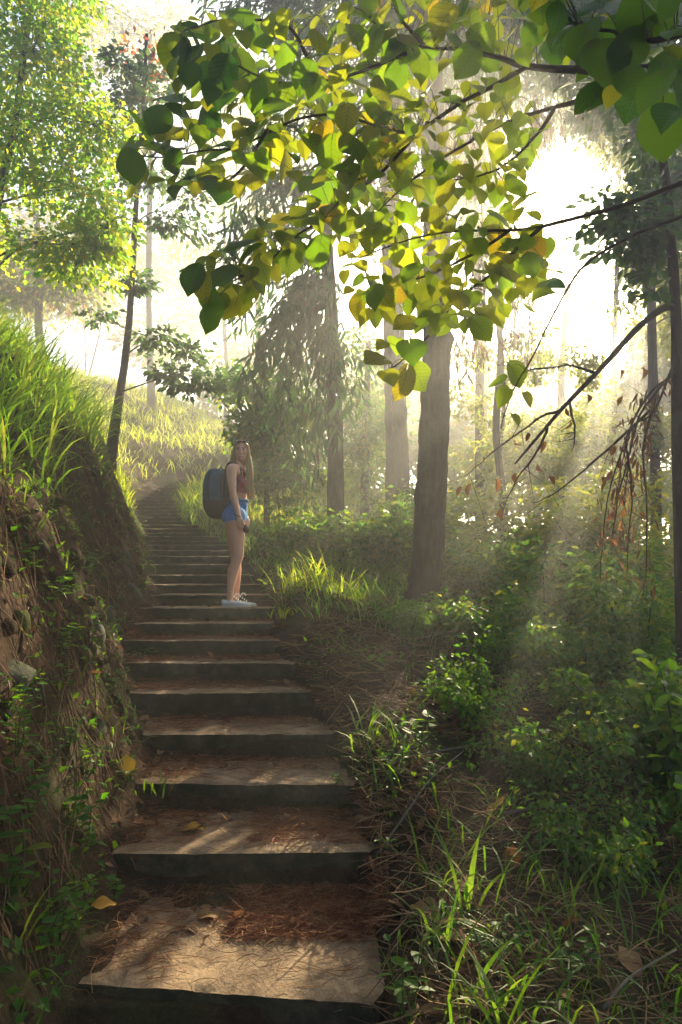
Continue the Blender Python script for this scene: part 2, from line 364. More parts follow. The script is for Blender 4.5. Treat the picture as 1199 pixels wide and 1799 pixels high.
def H(x, y, dirt=True):
    x, y = np.broadcast_arrays(np.asarray(x, float), np.asarray(y, float))
    zs = np.interp(y, yE, zE); xl = np.interp(y, yE, lE); xr = np.interp(y, yE, rE)
    u = xl - x; v = x - xr
    # cut bank on the uphill side
    uu = np.maximum(0, u + 0.16 * fbm(y * 1.1, x * .4, 3.3) + 0.06 * fbm(y * 4.5, x * 2, 1.1) - 0.02)
    A = np.interp(y, [-10, 1, 9, 13, 19, 45], [.8, 1.0, 1.0, .8, .55, .7])
    bank = 1.45 * sstep(-.1, .75, uu) + 1.0 * np.clip(uu - .45, 0, 4.5) + .22 * np.maximum(uu - 5, 0)
    zl = zs - .03 + A * bank + np.minimum(1, uu * 2.5) * (.22 * fbm(x * 2.2, y * 2.2, 5.0) + .12 * np.abs(fbm(x * 5, y * 7, 2.0)) + .05 * fbm(x * 14, y * 14, 2.0))
    # falling ground on the other side
    vv = np.maximum(v, 0)
    zr = zs - .02 + .13 * sstep(0, .3, v) * (1 - sstep(.55, 1.3, v)) - .16 * np.minimum(vv, 1.5) - .34 * np.clip(vv - 1.5, 0, 5) - .07 * np.maximum(vv - 6.5, 0)
    zr = zr + np.minimum(1, vv * 3) * (.10 * fbm(x * 1.9, y * 1.9, 8.0) + .04 * fbm(x * 8, y * 8, 4.0)) 
    # dirt lying on the treads, thicker at the back and the left end
    k = np.clip(np.searchsorted(DEP, y, side='right') - 1, 0, NS - 1); k2 = np.minimum(k + 1, NS - 1)
    tread = np.where(k2 > k, DEP[k2] - DEP[k], .45); rise = np.where(k2 > k, SZ[k2] - SZ[k], .1)
    f = np.clip((y - DEP[k]) / np.maximum(tread, .1), 0, 1)
    nz = fbm(x * 3.1, y * 3.1, 6.0) * .5 + fbm(x * 11, y * 11, 7.0) * .25
    zi = SZ[k] - .045 + (.040 + .16 * rise) * sstep(.5, 1.1, f + .35 * nz) + .09 * sstep(.22, 0, x - xl + .12 * nz) * sstep(.02, .3, f)
    zi = np.where(y < DEP[0], zs - .42, zi); zi = np.where(y > DEP[-1] + .4, zs - .02, zi)
    z = np.where(u > 0, np.maximum(zl, zi) if True else zl, np.where(v > 0, zr, zi))
    # distant ground undulates
    far = sstep(24, 50, np.hypot(x, y - 8))
    return z + far * 1.2 * fbm(x * .07, y * .07, 2.0)
def ground_at(px, py, dmin=1.2, dmax=40.0):
    r = ray(px, py); r = r / r[1]; d = np.geomspace(dmin, dmax, 900)
    P = np.array([0, 0, CAMZ]) + r[None] * d[:, None]
    hit = np.nonzero(P[:, 2] <= H(P[:, 0], P[:, 1]))[0]
    q = P[hit[0]] if len(hit) else P[-1]
    return np.array([q[0], q[1], float(H(q[0], q[1]))])
def drop(x, y, dz=0.0): return np.array([x, y, float(H(x, y)) + dz])

def build_ground():
    gx = np.unique(np.round(np.concatenate([-np.geomspace(4.6, 70, 34), np.arange(-4.6, 2.6, .042), np.arange(2.6, 6, .12), np.geomspace(6, 70, 34)]), 4))
    gy = np.unique(np.round(np.concatenate([-np.geomspace(.5, 60, 22), np.arange(-.5, 1.6, .15), np.arange(1.6, 8.6, .042), np.arange(8.6, 20, .12), np.geomspace(20, 75, 34)]), 4))
    X, Y = np.meshgrid(gx, gy, indexing='ij'); Z = H(X, Y)
    n, m = X.shape; i, j = np.meshgrid(np.arange(n-1), np.arange(m-1), indexing='ij')
    Fq = np.stack([i*m+j, (i+1)*m+j, (i+1)*m+j+1, i*m+j+1], -1).reshape(-1, 4)
    o = MB().add(np.stack([X, Y, Z], -1).reshape(-1, 3), Fq).obj('ground', G['soil'])
    tag(o, kind='structure')
build_ground()

def slab(mb, a, b, c, d, ztop, zbot, nx, ny, nz, seed):
    """weathered block: a,b front left/right (xy), c,d back right/left"""
    a, b, c, d = [np.array(q, float) for q in (a, b, c, d)]
    def pt(s, t, w):
        xy = (a * (1-s) + b * s) * (1-t) + (d * (1-s) + c * s) * t; return np.concatenate([xy, zbot + (ztop - zbot) * w], -1)
    def sheet(s, t, w, rev=False):
        P = pt(s[..., None], t[..., None], w[..., None])
        x, y, z = P[..., 0], P[..., 1], P[..., 2]
        edge = np.exp(-((1 - w) / .12) ** 2) * np.exp(-(t / .035) ** 2)
        chip = np.maximum(0, fbm(x * 11 + seed, z * 3, seed, 4) + .05)
        dy = .010 * fbm(x * 2.3 + seed, z * 5, 1.7, 4) * (1 - sstep(0, .4, t)) + edge * (.006 + .022 * chip)
        dz = .006 * fbm(x * 3.1, y * 3.1, seed, 4) * w + .004 * fbm(x * 23, y * 23, seed, 2) * w - edge * (.004 + .018 * chip)
        end = np.exp(-(s / .03) ** 2) - np.exp(-((1 - s) / .03) ** 2)
        dx = end * .05 * fbm(y * 4 + seed, z * 6, 3.1, 3) + .03 * end * np.exp(-(t / .05) ** 2)
        P = np.stack([x + dx, y + dy, z + dz], -1)
        n, m = s.shape; i, j = np.meshgrid(np.arange(n-1), np.arange(m-1), indexing='ij')
        f = np.stack([i*m+j, (i+1)*m+j, (i+1)*m+j+1, i*m+j+1], -1).reshape(-1, 4)
        mb.add(P.reshape(-1, 3), f[:, ::-1] if rev else f)
    S = np.linspace(0, 1, nx); Tq = np.linspace(0, 1, ny) ** 1.6; W = np.linspace(0, 1, nz) ** .6
    s, t = np.meshgrid(S, Tq, indexing='ij'); sheet(s, t, np.ones_like(s))
    s, w = np.meshgrid(S, W, indexing='ij'); sheet(s, np.zeros_like(s), w)
    t, w = np.meshgrid(Tq, W, indexing='ij'); sheet(np.zeros_like(t), t, w, True); sheet(np.ones_like(t), t, w)
    return mb
stairs = bpy.data.objects.new('stairs', None); COL.objects.link(stairs); stairs.location = (float(SL[0]+SR[0])/2, float(DEP[0]), float(SZ[0]))
tag(stairs, kind='structure')
skew = [(.10, -.05)] + [(U(-.03, .03), U(-.03, .03)) for _ in range(NS)]
for i in range(NS):
    d1 = DEP[i+1] if i + 1 < NS else DEP[i] + .45
    l1 = SL[i+1] if i + 1 < NS else SL[i] + .3; r1 = SR[i+1] if i + 1 < NS else SR[i] + .3
    rise = SZ[i] - SZ[i-1] if i else .3
    k = 1.0 if i < 9 else .6
    mb = slab(MB(), (SL[i] - .05, DEP[i] + skew[i][0]), (SR[i], DEP[i] + skew[i][1]), (max(SR[i] - .02, r1), d1 + .12), (min(SL[i], l1) - .05, d1 + .12),
              SZ[i], SZ[i] - rise - .12, 60 if i < 9 else 22, 16 if i < 9 else 6, 9 if i < 9 else 5, i * 3.7)
    mb.obj('step', G['concrete'], stairs)

# ------------------------------------------------------------------ trees
def clump_leaves(mb, c, r, n, size, tpl, droop=0.5, subs=None, up=0.8, tight=0.34, limb_mb=None, origin=None, limb_r=0.012):
    """leaves gathered into sub-clumps spread through an ellipsoid"""
    c = np.asarray(c, float); r = np.asarray(r, float)
    m = subs or max(6, n // 60)
    S = rand_unit(m) * (U(.15, 1, (m, 1)) ** .45); S = c + S * r
    k = rng.integers(0, m, n)
    # each sub-clump is a flattened spray
    sg = tight * r * U(.6, 1.25, (m, 1))
    p = S[k] + np.clip(rng.normal(size=(n, 3)), -2, 2) * sg[k] * np.array([1, 1, .6])
    out = nrm(p - S[k] + .25 * (S[k] - c))
    t = nrm(out + rand_unit(n) * .7 + np.array([0, 0, -droop])); nn = rand_unit(n) * .8 + np.array([0, 0, up])
    leaves(mb, p, t, nn, size * U(.6, 1.25, n), tpl)
    if limb_mb is not None:
        o = c if origin is None else np.asarray(origin, float)
        for q in S:
            mid = (o * .5 + q * .5) + rng.normal(size=3) * .06 * np.linalg.norm(q - o) + np.array([0, 0, .06 * np.linalg.norm(q - o)])
            tube(limb_mb, spline([o, mid, q], 6), np.linspace(limb_r, limb_r * .3, 6), 4, cap=False)
    return mb
def pxr(rx, ry, d, rd): return np.array([rx * d / F_PX, rd, ry * d / F_PX])

def tree(name, label, path, radius, clumps, mat, size, tpl, bark='bark', group=None, droop=.5, taper=.55, limbs=True, root=True, extra=None, sides=12, limb_r=.02, up=.8, tight=.34, boost=1.0):
    """path: world points base..top; clumps: (px,py,d,rx,ry,rd,n)"""
    P = spline(path, 30); R = radius * np.linspace(1, taper, 30)
    if root: R = R * (1 + .55 * np.exp(-np.arange(30) / 1.4))
    e = empty(name, path[0], label, 'tree', group)
    if radius > .1 and path[0][1] < 15 and bark == 'bark':
        P2 = spline(path, 150); R2 = radius * np.linspace(1, taper, 150) * (1 + .25 * np.exp(-np.arange(150) / 6.))
        tube(MB(), P2, R2, 44, .12, U(0, 50), ridge=.11, flare=.7).obj('trunk', G[bark], e)
    else: tube(MB(), P, R, sides, .22, U(0, 50)).obj('trunk', G[bark], e)
    mb, lm = MB(), MB()
    for (px, py, d, rx, ry, rd, n) in clumps:
        n = int(n * boost); c = at(px, py, d); zc = c[2]
        q = P[np.argmin(np.abs(P[:, 2] - (zc - .25 * np.hypot(*(c[:2] - P[np.argmin(np.abs(P[:, 2]-zc))][:2])))))]
        L = np.linalg.norm(c - q); mid = (q + c) / 2 + np.array([0, 0, .1 * L]) + rng.normal(size=3) * .05 * L
        r0 = min(limb_r * (1 + .25 * L), radius * .6)
        if limbs: tube(lm, spline([q, mid, c], 10), np.linspace(r0, r0 * .4, 10), 6, .15, U(0, 9), cap=False)
        clump_leaves(mb, c, pxr(rx, ry, d, rd), n, size, tpl, droop, limb_mb=lm if limbs else None, limb_r=r0 * .4, up=up, tight=tight)
    if mb.n: mb.obj('crown', G[mat], e, False)
    if lm.n: tag(lm.obj('limbs', G['bark_thin' if bark == 'bark' else bark], e), kind='stuff')
    if extra: extra(e)
    return e

def tp(*pts): return [at(*p) for p in pts]
def on_ground(path):
    p = path[0].copy(); p[2] = float(H(p[0], p[1])) - .12; return [p] + path[1:]

# main trunk on the downhill side of the steps
def dry_curtains(spots, mat='drymass', size=.16):
    def f(e):
        mb, sm = MB(), MB()
        for (px, py, d, ln, n) in spots:
            for q in range(n):
                a = at(px + U(-28, 28), py + U(-25, 25), d + U(-.4, .4)); L = ln * d / F_PX * U(.5, 1.1)
                b = a + np.array([U(-.12, .12), U(-.12, .12), -L]); S = spline([a, (a+b)/2 + rng.normal(size=3) * .04, b], 8)
                tube(sm, S, .005, 3, cap=False); k = 16
                f_ = U(0, 1, k)[:, None]; p = a * (1-f_) + b * f_
                leaves(mb, p, np.array([0, 0, -1.0]) + rng.normal(size=(k, 3)) * .35, rand_unit(k), size * U(.6, 1.3, k), T_LANCE)
        mb.obj('dry_foliage', G[mat], e, False); tag(sm.obj('hanging_twigs', G['bark_thin'], e), kind='stuff')
    return f
tree('trunk_tree', 'thick dark bare trunk leaning slightly beside the grassy verge, beam-lit', on_ground(tp((737,1088,8.5),(752,960,8.5),(760,820,8.5),(766,650,8.55),(768,480,8.6),(764,300,8.7),(756,120,8.8),(750,-140,9.0))), .195,
     [(700,-60,8.6,150,70,1.2,2600),(880,-40,8.8,150,80,1.3,2800),(800,60,9.4,90,60,.9,900),(660,70,9.2,80,70,.9,800)], 'crown_dark', .17, T_LANCE, taper=.8, droop=1.0, sides=20,
     extra=dry_curtains([(700,180,9.2,170,14),(810,160,9.6,260,16),(850,180,9.6,260,14),(930,180,9.8,120,14),(960,190,9.8,90,8),(830,420,9.4,260,14),(880,420,9.6,240,9),(910,520,9.6,160,8),(780,560,8.9,110,5),(650,200,9.4,200,10)]))
tree('slender_tree', 'straight brown trunk in beams behind the thick leaning trunk', on_ground(tp((700,1008,14.2),(699,850,14.2),(694,650,14.2),(688,430,14.2),(682,200,14.3),(676,-120,14.4))), .25,
     [(640,-30,14.2,150,90,1.6,3200),(560,60,14.3,90,60,1.2,1500),(650,160,14.2,80,80,1.2,900),(520,200,14.2,70,80,1.1,600)], 'crown_dark', .22, T_LANCE, taper=.7, droop=1.0, sides=14,
     extra=dry_curtains([(660,230,14.2,190,16),(720,330,14.2,200,14),(690,470,14.2,170,10),(640,330,14.2,220,12),(720,600,14.2,160,6)]))
# tree with long drooping leaves
def drooping(e):
    mb, lm = MB(), MB()
    fr = [(575,480,470,600,110),(575,500,430,690,150),(580,520,480,740,150),(582,540,520,800,120),(580,560,545,830,100),(572,430,420,560,120),(570,400,400,520,110),(572,380,390,470,70),(568,330,410,400,90),
          (586,590,618,720,80),(583,560,570,770,80),(585,500,450,640,150),(583,480,500,650,150),(560,300,420,380,90),(566,250,440,260,80),(560,150,400,170,90),(565,120,480,60,120),(560,80,380,20,120),(562,60,470,-20,120),(560,40,340,-20,100),(565,100,640,30,100),(562,200,620,240,60),(568,300,480,360,80)]
    for (x0, y0, x1, y1, n) in fr:
        d0 = 11.0; d1 = 11.0 + U(-1.3, .5)
        a, b = at(x0, y0, d0), at(x1, y1, d1); L = np.linalg.norm(b - a)
        mid = a * .5 + b * .5 + np.array([0, 0, .18 * L]); S = spline([a, mid, b], 14)
        tube(lm, S, np.linspace(.018, .004, 14), 5, cap=False)
        n = int(n * 2.3); f_ = U(.12, 1.03, n) * 13; i = np.clip(f_.astype(int), 0, 12); w = (f_ - i)[:, None]; p = S[i] * (1-w) + S[np.minimum(i+1, 13)] * w
        p = p + rng.normal(size=(n, 3)) * np.array([.13, .16, .09]); T = nrm(np.gradient(S, axis=0))[i]
        t = T * .6 + rand_unit(n) * .75 + np.array([0, 0, -.6])
        leaves(mb, p, t, rand_unit(n) * .8 + np.array([0, -.4, .6]), .26 * U(.6, 1.25, n), T_LANCE)
    mb.obj('crown', G['crown_dark'], e, False); tag(lm.obj('limbs', G['bark_thin'], e), kind='stuff')
tree('drooping_tree', 'dark tree with long drooping narrow leaves behind the hiker', on_ground(tp((588,985,11),(590,860,11),(589,720,11),(582,560,11),(574,430,11),(568,250,11),(562,0,11),(558,-120,11))), .145, [], 'crown_dark', .2, T_LANCE, taper=.5, extra=drooping)
# small trunk at the edge with dead branches
T5 = on_ground(tp((1196,1060,6.2),(1194,900,6.2),(1190,700,6.2),(1188,560,6.2),(1180,430,6.2),(1172,330,6.25),(1150,180,6.4),(1130,20,6.5)))
def dead_limbs(e):
    lm = MB()
    main = spline(tp((1186,540,6.2),(1165,542,6.15),(1120,577,6.1),(1055,648,6.0),(990,716,5.95),(945,768,5.9),(905,815,5.9)), 26)
    tube(MB(), main, np.linspace(.038, .008, 26), 8, .2).obj('dead_branch', G['bark_thin'], e)
    subs = [[(1050,655,6),(1000,640,6.1),(930,650,6.2),(880,640,6.3)],[(985,720,5.95),(940,745,5.9),(870,800,5.8),(815,850,5.8)],[(960,750,5.9),(935,800,5.9),(905,840,5.9),(880,905,5.85)],
            [(1000,705,6),(1010,760,5.9),(1005,800,5.9)],[(1180,660,6.2),(1140,690,6),(1095,770,5.8),(1065,880,5.7),(1060,1010,5.6)],[(1190,620,6.2),(1150,720,6.0),(1110,760,5.9),(1080,900,5.7)],
            [(1185,650,6.2),(1130,730,5.9),(1090,860,5.7),(1075,960,5.6)],[(1150,700,6.0),(1130,800,5.9),(1140,930,5.8),(1130,1060,5.7)],[(1140,720,6.0),(1060,800,5.9),(990,860,5.9),(940,880,5.9)],[(1100,770,5.8),(1110,850,5.7),(1098,1000,5.6)]]
    for s in subs:
        P = spline(tp(*s), 16); P = P + np.cumsum(rng.normal(size=P.shape) * .006, 0); tube(MB(), P, np.linspace(.014, .003, 16), 5).obj('dead_branch', G['bark_thin'], e)
        for k in range(5):
            a = P[rng.integers(4, 15)]; b = a + rng.normal(size=3) * .12 + np.array([0, 0, -.08]); tube(lm, spline([a, b], 4), np.linspace(.004, .0015, 4), 3)
    tag(lm.obj('dead_twigs', G['bark_thin'], e), kind='stuff')
    dm = MB(); q = []
    for s in subs[4:8] + subs[9:]:
        P = spline(tp(*s), 40); q.append(P[rng.integers(6, 40, 70)] + rng.normal(size=(70, 3)) * np.array([.05, .05, .05]))
    q = np.vstack(q); leaves(dm, q, np.array([0, 0, -1.0]) + rng.normal(size=q.shape) * .35, rand_unit(len(q)), U(.05, .13, len(q)), T_LANCE)
    tag(dm.obj('dry_foliage', G['drymass'], e, False), kind='stuff')
    spots = [(905,835),(925,760),(950,770),(945,820),(960,830),(870,845),(825,850),(815,852),(880,890),(1030,690),(1000,720),(1005,745),(1085,650),(1100,700),(1120,740),(1095,780),(1090,800),(1080,830),(1075,780),(1110,800),(1085,870),(1070,900),(1095,900),(1115,870),(1130,640),(1140,830),(1085,740),(1060,840),(1125,900),(1100,850),(1090,920),(1075,950),(1130,780),(1150,760),(1110,950),(905,775)]
    for k, (x, y) in enumerate(spots):
        o = link('dry_leaf', DRY[k % 3], e); p = at(x + U(-6, 6), y + U(-6, 6), 5.9 if x < 1050 else 5.75)
        M = basis(rng.normal(size=3) * .35 + np.array([0, 0, -1]), rng.normal(size=3) + np.array([0, -1, 0])); s = U(.075, .125)
        o.matrix_basis = Matrix.Translation(p) @ M.to_4x4() @ Matrix.Scale(s, 4)
def basis(t, n):
    t = Vector(t).normalized(); n = Vector(n); n = (n - t * n.dot(t)).normalized(); b = t.cross(n)
    return Matrix((b, t, n)).transposed()
def sheet_leaf(name, mat, rows, wid, curl=0.0, bow=.1, wave=.0, heart=0.0, seed=0, cols=4):
    """one broad leaf: rows of (v, halfwidth)"""
    mb = MB(); V = []
    for r_, v in enumerate(rows):
        w = wid(v)
        for c in range(cols + 1):
            s = (c / cols - .5) * 2; x = s * w
            y = v - heart * abs(s) ** 1.5 * max(0, .35 - v) * 1.3
            z = curl * abs(s) ** 1.6 * w * 1.6 - bow * (v - .25) ** 2 + wave * math.sin(v * 9 + s * 2.2 + seed) * abs(s)
            V.append((x, y, z))
    n = cols + 1; f = [[r_*n+c, r_*n+c+1, (r_+1)*n+c+1, (r_+1)*n+c] for r_ in range(len(rows)-1) for c in range(cols)]
    mb.add(V, np.array(f)); return mb.mesh(name, mat)
def ovate(v): return .47 * (max(0, math.sin(math.pi * (min(v, 1) ** .72))) ** .85) * (1.0 if v < .72 else 1 - .28 * ((v - .72) / .28)) + .004
def narrow(v): return .2 * max(0, math.sin(math.pi * v ** .85)) ** .9 + .004
ROWS = [0, .05, .13, .25, .4, .55, .7, .83, .93, 1.0]
HEART = [sheet_leaf('heart_leaf', G['big'], ROWS, ovate, c_, b_, w_, .55, k) for k, (c_, b_, w_) in enumerate([(.12,.25,.02),(-.1,.35,.03),(.2,.2,.02),(.05,.5,.04),(.3,.3,.02),(-.05,.15,.05)])]
HEART_SHADED = [sheet_leaf('heart_leaf', G['big_shaded'], ROWS, ovate, c_, b_, w_, .55, k) for k, (c_, b_, w_) in enumerate([(.12,.25,.02),(-.1,.35,.03),(.2,.2,.02),(.05,.5,.04),(.3,.3,.02),(-.05,.15,.05)])]
DRY = [sheet_leaf('dry_leaf', G['dryleaf'], ROWS, narrow, c_, b_, .06, 0, k) for k, (c_, b_) in enumerate([(.9,.5),(1.2,-.3),(.6,.9)])]
YEL = [sheet_leaf('fallen_leaf', G['yellow'], ROWS, ovate, c_, b_, .05, .3, k) for k, (c_, b_) in enumerate([(.10,.15),(.18,.3),(.06,-.1)])]
TAN = [sheet_leaf('fallen_leaf', G['tan'], ROWS, ovate, c_, b_, .06, .3, k) for k, (c_, b_) in enumerate([(.08,.15),(.2,.25),(.05,.1)])]
BRN = [sheet_leaf('fallen_leaf', G['dryleaf'], ROWS, ovate, c_, b_, .07, .2, k) for k, (c_, b_) in enumerate([(.35,.3),(.6,.4),(.25,-.3)])]

tree('edge_tree', 'slim dark trunk at the picture edge with a dead drooping branch', T5, .06,
     [(1085,420,6.4,75,50,.5,420),(1150,380,6.5,60,60,.5,260),(1060,380,6.6,40,30,.4,140),(1130,250,6.6,70,50,.6,260),(1180,470,6.4,40,40,.4,160),(1150,130,6.8,90,70,.7,420),(1145,510,6.1,30,15,.2,26)], 'crown_teal', .11, T_OVAL, taper=.5, extra=dead_limbs, limb_r=.012)
# left side trees
def red_top(spots, d):
    def f(e):
        mb = MB()
        for (px, py, rx, ry, n) in spots: clump_leaves(mb, at(px, py, d), pxr(rx, ry, d, .4), n, .11, T_SMALL, .2)
        mb.obj('young_leaves', G['red_tips'], e, False)
    return f
tree('leaning_tree', 'slim leaning tree with sparse crown growing from the left bank top', on_ground(tp((193,780,11),(206,722,11),(219,640,11),(228,560,11),(233,470,11),(238,390,11),(243,300,11),(252,190,11),(258,60,11))), .075,
     [(250,215,11,62,75,.7,520),(232,130,11,45,45,.5,260),(300,370,11,70,45,.6,260),(210,380,11,40,40,.5,160),(325,650,10.6,55,42,.4,420),(280,600,10.7,30,24,.3,110),(225,500,11,45,30,.4,160),(262,300,11,50,40,.5,260),(180,560,11,40,20,.4,60)], 'crown_teal', .13, T_LEAF, bark='bark', taper=.35, boost=1.6, extra=red_top([(258,130,36,60,150),(285,190,22,40,60),(225,95,25,20,50)], 11), limb_r=.012)
tree('bright_tree', 'bright yellow-green bushy tree at the upper left corner', on_ground(tp((-70,760,9.2),(-40,560,9.2),(-12,400,9.2),(4,320,9.2),(22,240,9.2),(40,120,9.2),(60,-60,9.3))), .085,
     [(55,90,9.2,85,110,.9,2600),(40,250,9.2,75,80,.8,1700),(165,220,9.3,55,80,.7,1100),(130,330,9.2,70,55,.7,1200),(120,430,9.0,85,55,.7,1400),(190,400,9.1,45,50,.5,700),(60,-60,9.4,110,80,.9,1300),(-60,130,9.0,90,150,.9,1500),(-60,380,9.0,70,90,.8,700)], 'crown_bright', .1, T_LEAF, taper=.4, limb_r=.014, boost=1.3)
# misty background trees: label, base px x, depth, trunk radius, top py, clumps, material
def far_tree(name, label, px, d, rad, pts, clumps, mat, size, tpl=T_SMALL, bark='bark', group='trees standing in the mist', **k):
    b = at(px, 950, d); base = np.array([b[0], d, float(H(b[0], d)) - .2])
    clumps = [(a, b, c, e_, f_, g_, int(n_ * 2.6)) for (a, b, c, e_, f_, g_, n_) in clumps]
    tree(name, label, [base] + tp(*pts), rad, clumps, mat, size, tpl, bark=bark, group=group, **k)
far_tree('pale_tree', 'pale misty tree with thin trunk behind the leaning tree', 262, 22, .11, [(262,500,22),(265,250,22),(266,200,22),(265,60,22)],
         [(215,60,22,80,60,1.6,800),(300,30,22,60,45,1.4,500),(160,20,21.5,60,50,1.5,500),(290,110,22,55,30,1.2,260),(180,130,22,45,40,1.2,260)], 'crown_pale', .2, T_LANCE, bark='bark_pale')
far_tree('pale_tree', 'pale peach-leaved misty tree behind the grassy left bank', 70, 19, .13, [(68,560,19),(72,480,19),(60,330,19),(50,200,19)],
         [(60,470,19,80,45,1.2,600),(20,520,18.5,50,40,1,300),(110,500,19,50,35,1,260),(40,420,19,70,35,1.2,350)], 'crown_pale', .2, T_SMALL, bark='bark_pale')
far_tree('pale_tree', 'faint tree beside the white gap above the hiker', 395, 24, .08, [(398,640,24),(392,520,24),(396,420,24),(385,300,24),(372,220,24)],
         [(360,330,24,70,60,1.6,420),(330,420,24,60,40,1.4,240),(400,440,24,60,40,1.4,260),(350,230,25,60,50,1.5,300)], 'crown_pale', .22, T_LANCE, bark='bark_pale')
far_tree('understory_tree', 'dark green bushy tree just above the hiker', 470, 13.5, .06, [(468,850,13.5),(462,760,13.5),(450,690,13.5)],
         [(440,690,13.5,50,45,.7,500),(480,760,13.5,60,50,.7,700),(430,760,13.3,35,40,.6,300),(530,720,13.6,60,70,.8,600),(500,850,13.2,70,45,.8,700),(410,680,13.5,22,20,.4,90)], 'shrub', .13, T_LEAF)
far_tree('forest_tree', 'misty green tree between the two straight trunks', 640, 17, .12, [(642,800,17),(645,700,17),(648,600,17)],
         [(640,720,17,60,70,1.2,700),(655,620,17,50,50,1.0,350),(630,800,16.5,60,60,1.1,700)], 'shrub', .16)
far_tree('forest_tree', 'misty green tree behind the thick trunk with hanging twigs', 850, 16, .1, [(848,800,16),(840,640,16),(836,450,16)],
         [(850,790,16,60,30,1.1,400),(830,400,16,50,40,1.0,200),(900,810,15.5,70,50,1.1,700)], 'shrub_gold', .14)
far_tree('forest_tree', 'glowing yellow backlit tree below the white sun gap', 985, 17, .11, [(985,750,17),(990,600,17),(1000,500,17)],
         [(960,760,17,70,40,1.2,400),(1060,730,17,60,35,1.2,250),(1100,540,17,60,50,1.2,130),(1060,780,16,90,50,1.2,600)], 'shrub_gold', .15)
far_tree('forest_tree', 'hazy golden tree behind the edge trunk', 1150, 15, .12, [(1150,750,15),(1145,560,15),(1140,350,15),(1120,200,15)],
         [(1165,770,15,70,40,1.2,600),(1215,560,15,50,70,1.2,500),(1100,240,15,60,45,1,300),(1170,300,15,60,70,1.1,400),(1060,230,15.5,50,40,1,200),(1240,400,15,80,160,1.4,700)], 'shrub_gold', .14)
far_tree('forest_tree', 'tall dark tree whose shaggy crown shades the upper middle', 842, 14.5, .1, [(842,600,14.5),(830,300,14.5),(810,60,14.5),(811,-60,14.6)],
         [(720,120,14.5,110,80,1.6,900),(900,80,14.5,120,80,1.6,1100),(950,180,14.8,50,50,1.1,260),(830,220,14.5,90,70,1.3,360),(700,270,14.3,70,90,1.3,400),(980,-20,14.5,140,90,1.8,1300),(740,-60,14.6,180,80,1.8,1300)], 'crown_dark', .25, T_LANCE, droop=1.2)
far_tree('forest_tree', 'tall tree closing the canopy at the upper right corner', 1230, 11.5, .18, [(1232,500,11.5),(1225,250,11.5),(1210,0,11.5),(1200,-200,11.5)],
         [(1100,40,11.5,110,70,1.4,1300),(1190,150,11.4,80,70,1.2,900),(1010,90,11.7,60,50,1.0,500),(1120,-90,11.6,180,90,1.7,2000),(1060,180,11.6,50,40,.8,300),(1210,330,11.4,60,70,1.0,600),(1180,20,11.2,90,70,1.2,900),(1290,250,11.5,90,200,1.4,1300)], 'crown_teal', .15, T_LEAF)
far_tree('forest_tree', 'misty tree farthest back in the centre gap', 560, 27, .2, [(560,760,27),(558,700,27),(556,620,27)],
         [(690,680,27,80,50,2,400),(740,780,25,90,60,1.8,700)], 'crown_pale', .28, T_SMALL, bark='bark_pale')
far_tree('forest_tree', 'misty tree farthest back behind the sunny thicket', 1000, 29, .2, [(1000,760,29),(1010,700,29),(1015,640,29)],
         [(1090,680,29,110,60,2.2,500),(870,680,28,80,60,2,500),(1190,600,29,90,80,2.2,400)], 'crown_pale', .3, T_SMALL, bark='bark_pale')
far_tree('forest_tree', 'tall misty tree rising behind the thick trunk towards the sun gap', 850, 20, .08, [(852,700,20),(850,450,20),(845,250,20),(840,120,20)],
         [(830,200,20,80,80,1.6,600),(860,330,20,50,60,1.4,400),(800,300,20,60,60,1.4,350),(870,120,20,90,60,1.6,500)], 'shrub', .21, T_LEAF)
far_tree('forest_tree', 'tall golden misty tree right of the white sun gap', 1080, 21, .09, [(1080,650,21),(1085,450,21),(1090,250,21),(1090,120,21)],
         [(1110,220,21,60,45,1.6,500),(1150,450,21,46,55,1.4,420),(1060,160,21,80,60,1.6,500),(1150,250,21,60,90,1.5,500),(1200,590,21,70,50,1.5,350),(1010,180,21,50,40,1.3,300),(1015,430,21,30,35,1.0,90),(1132,425,21,28,42,1.0,230),(1160,490,21,40,32,1.0,230)], 'shrub_gold', .21, T_LEAF)
far_tree('forest_tree', 'tall misty tree beyond the picture edge', 1290, 20, .18, [(1290,650,20),(1285,400,20),(1280,150,20)],
         [(1240,200,20,90,90,1.7,700),(1260,380,20,90,90,1.7,700),(1250,540,20,90,70,1.7,600),(1300,60,20,120,90,1.8,700)], 'shrub_gold', .21, T_LEAF)
far_tree('vine_tree', 'crooked vine-hung tree glowing behind the thick trunk', 888, 10.6, .07, [(886,900,10.6),(872,760,10.6),(880,620,10.6),(868,480,10.6),(880,380,10.6)],
         [(852,430,10.6,34,40,.4,260),(915,480,10.8,30,40,.4,240),(935,600,10.8,30,26,.4,110)], 'shrub_gold', .1, T_LEAF, group='trees standing in the mist', limb_r=.008, tight=.42)
gaps = [(845,668),(880,690),(938,700),(965,735),(990,690),(1040,700)]  # openings left in this added tree to shape the sunbeams
far_tree('beam_gap_tree', 'dense young tree whose gaps let beams through beside the thick trunk', 862, 13, .06, [(880,900,13),(878,800,13),(886,700,13),(880,610,13)],
         [(x + (y // 30 % 2) * 14, y, 13, 22, 21, .25, 62) for y in range(625, 850, 30) for x in range(800, 1060, 30) if (x > 830 or y < 730) and all(math.hypot(x + (y // 30 % 2) * 14 - a, y - b) > 40 for a, b in gaps)], 'shrub_gold', .1, T_LEAF, limb_r=.004, tight=.5, limbs=True)
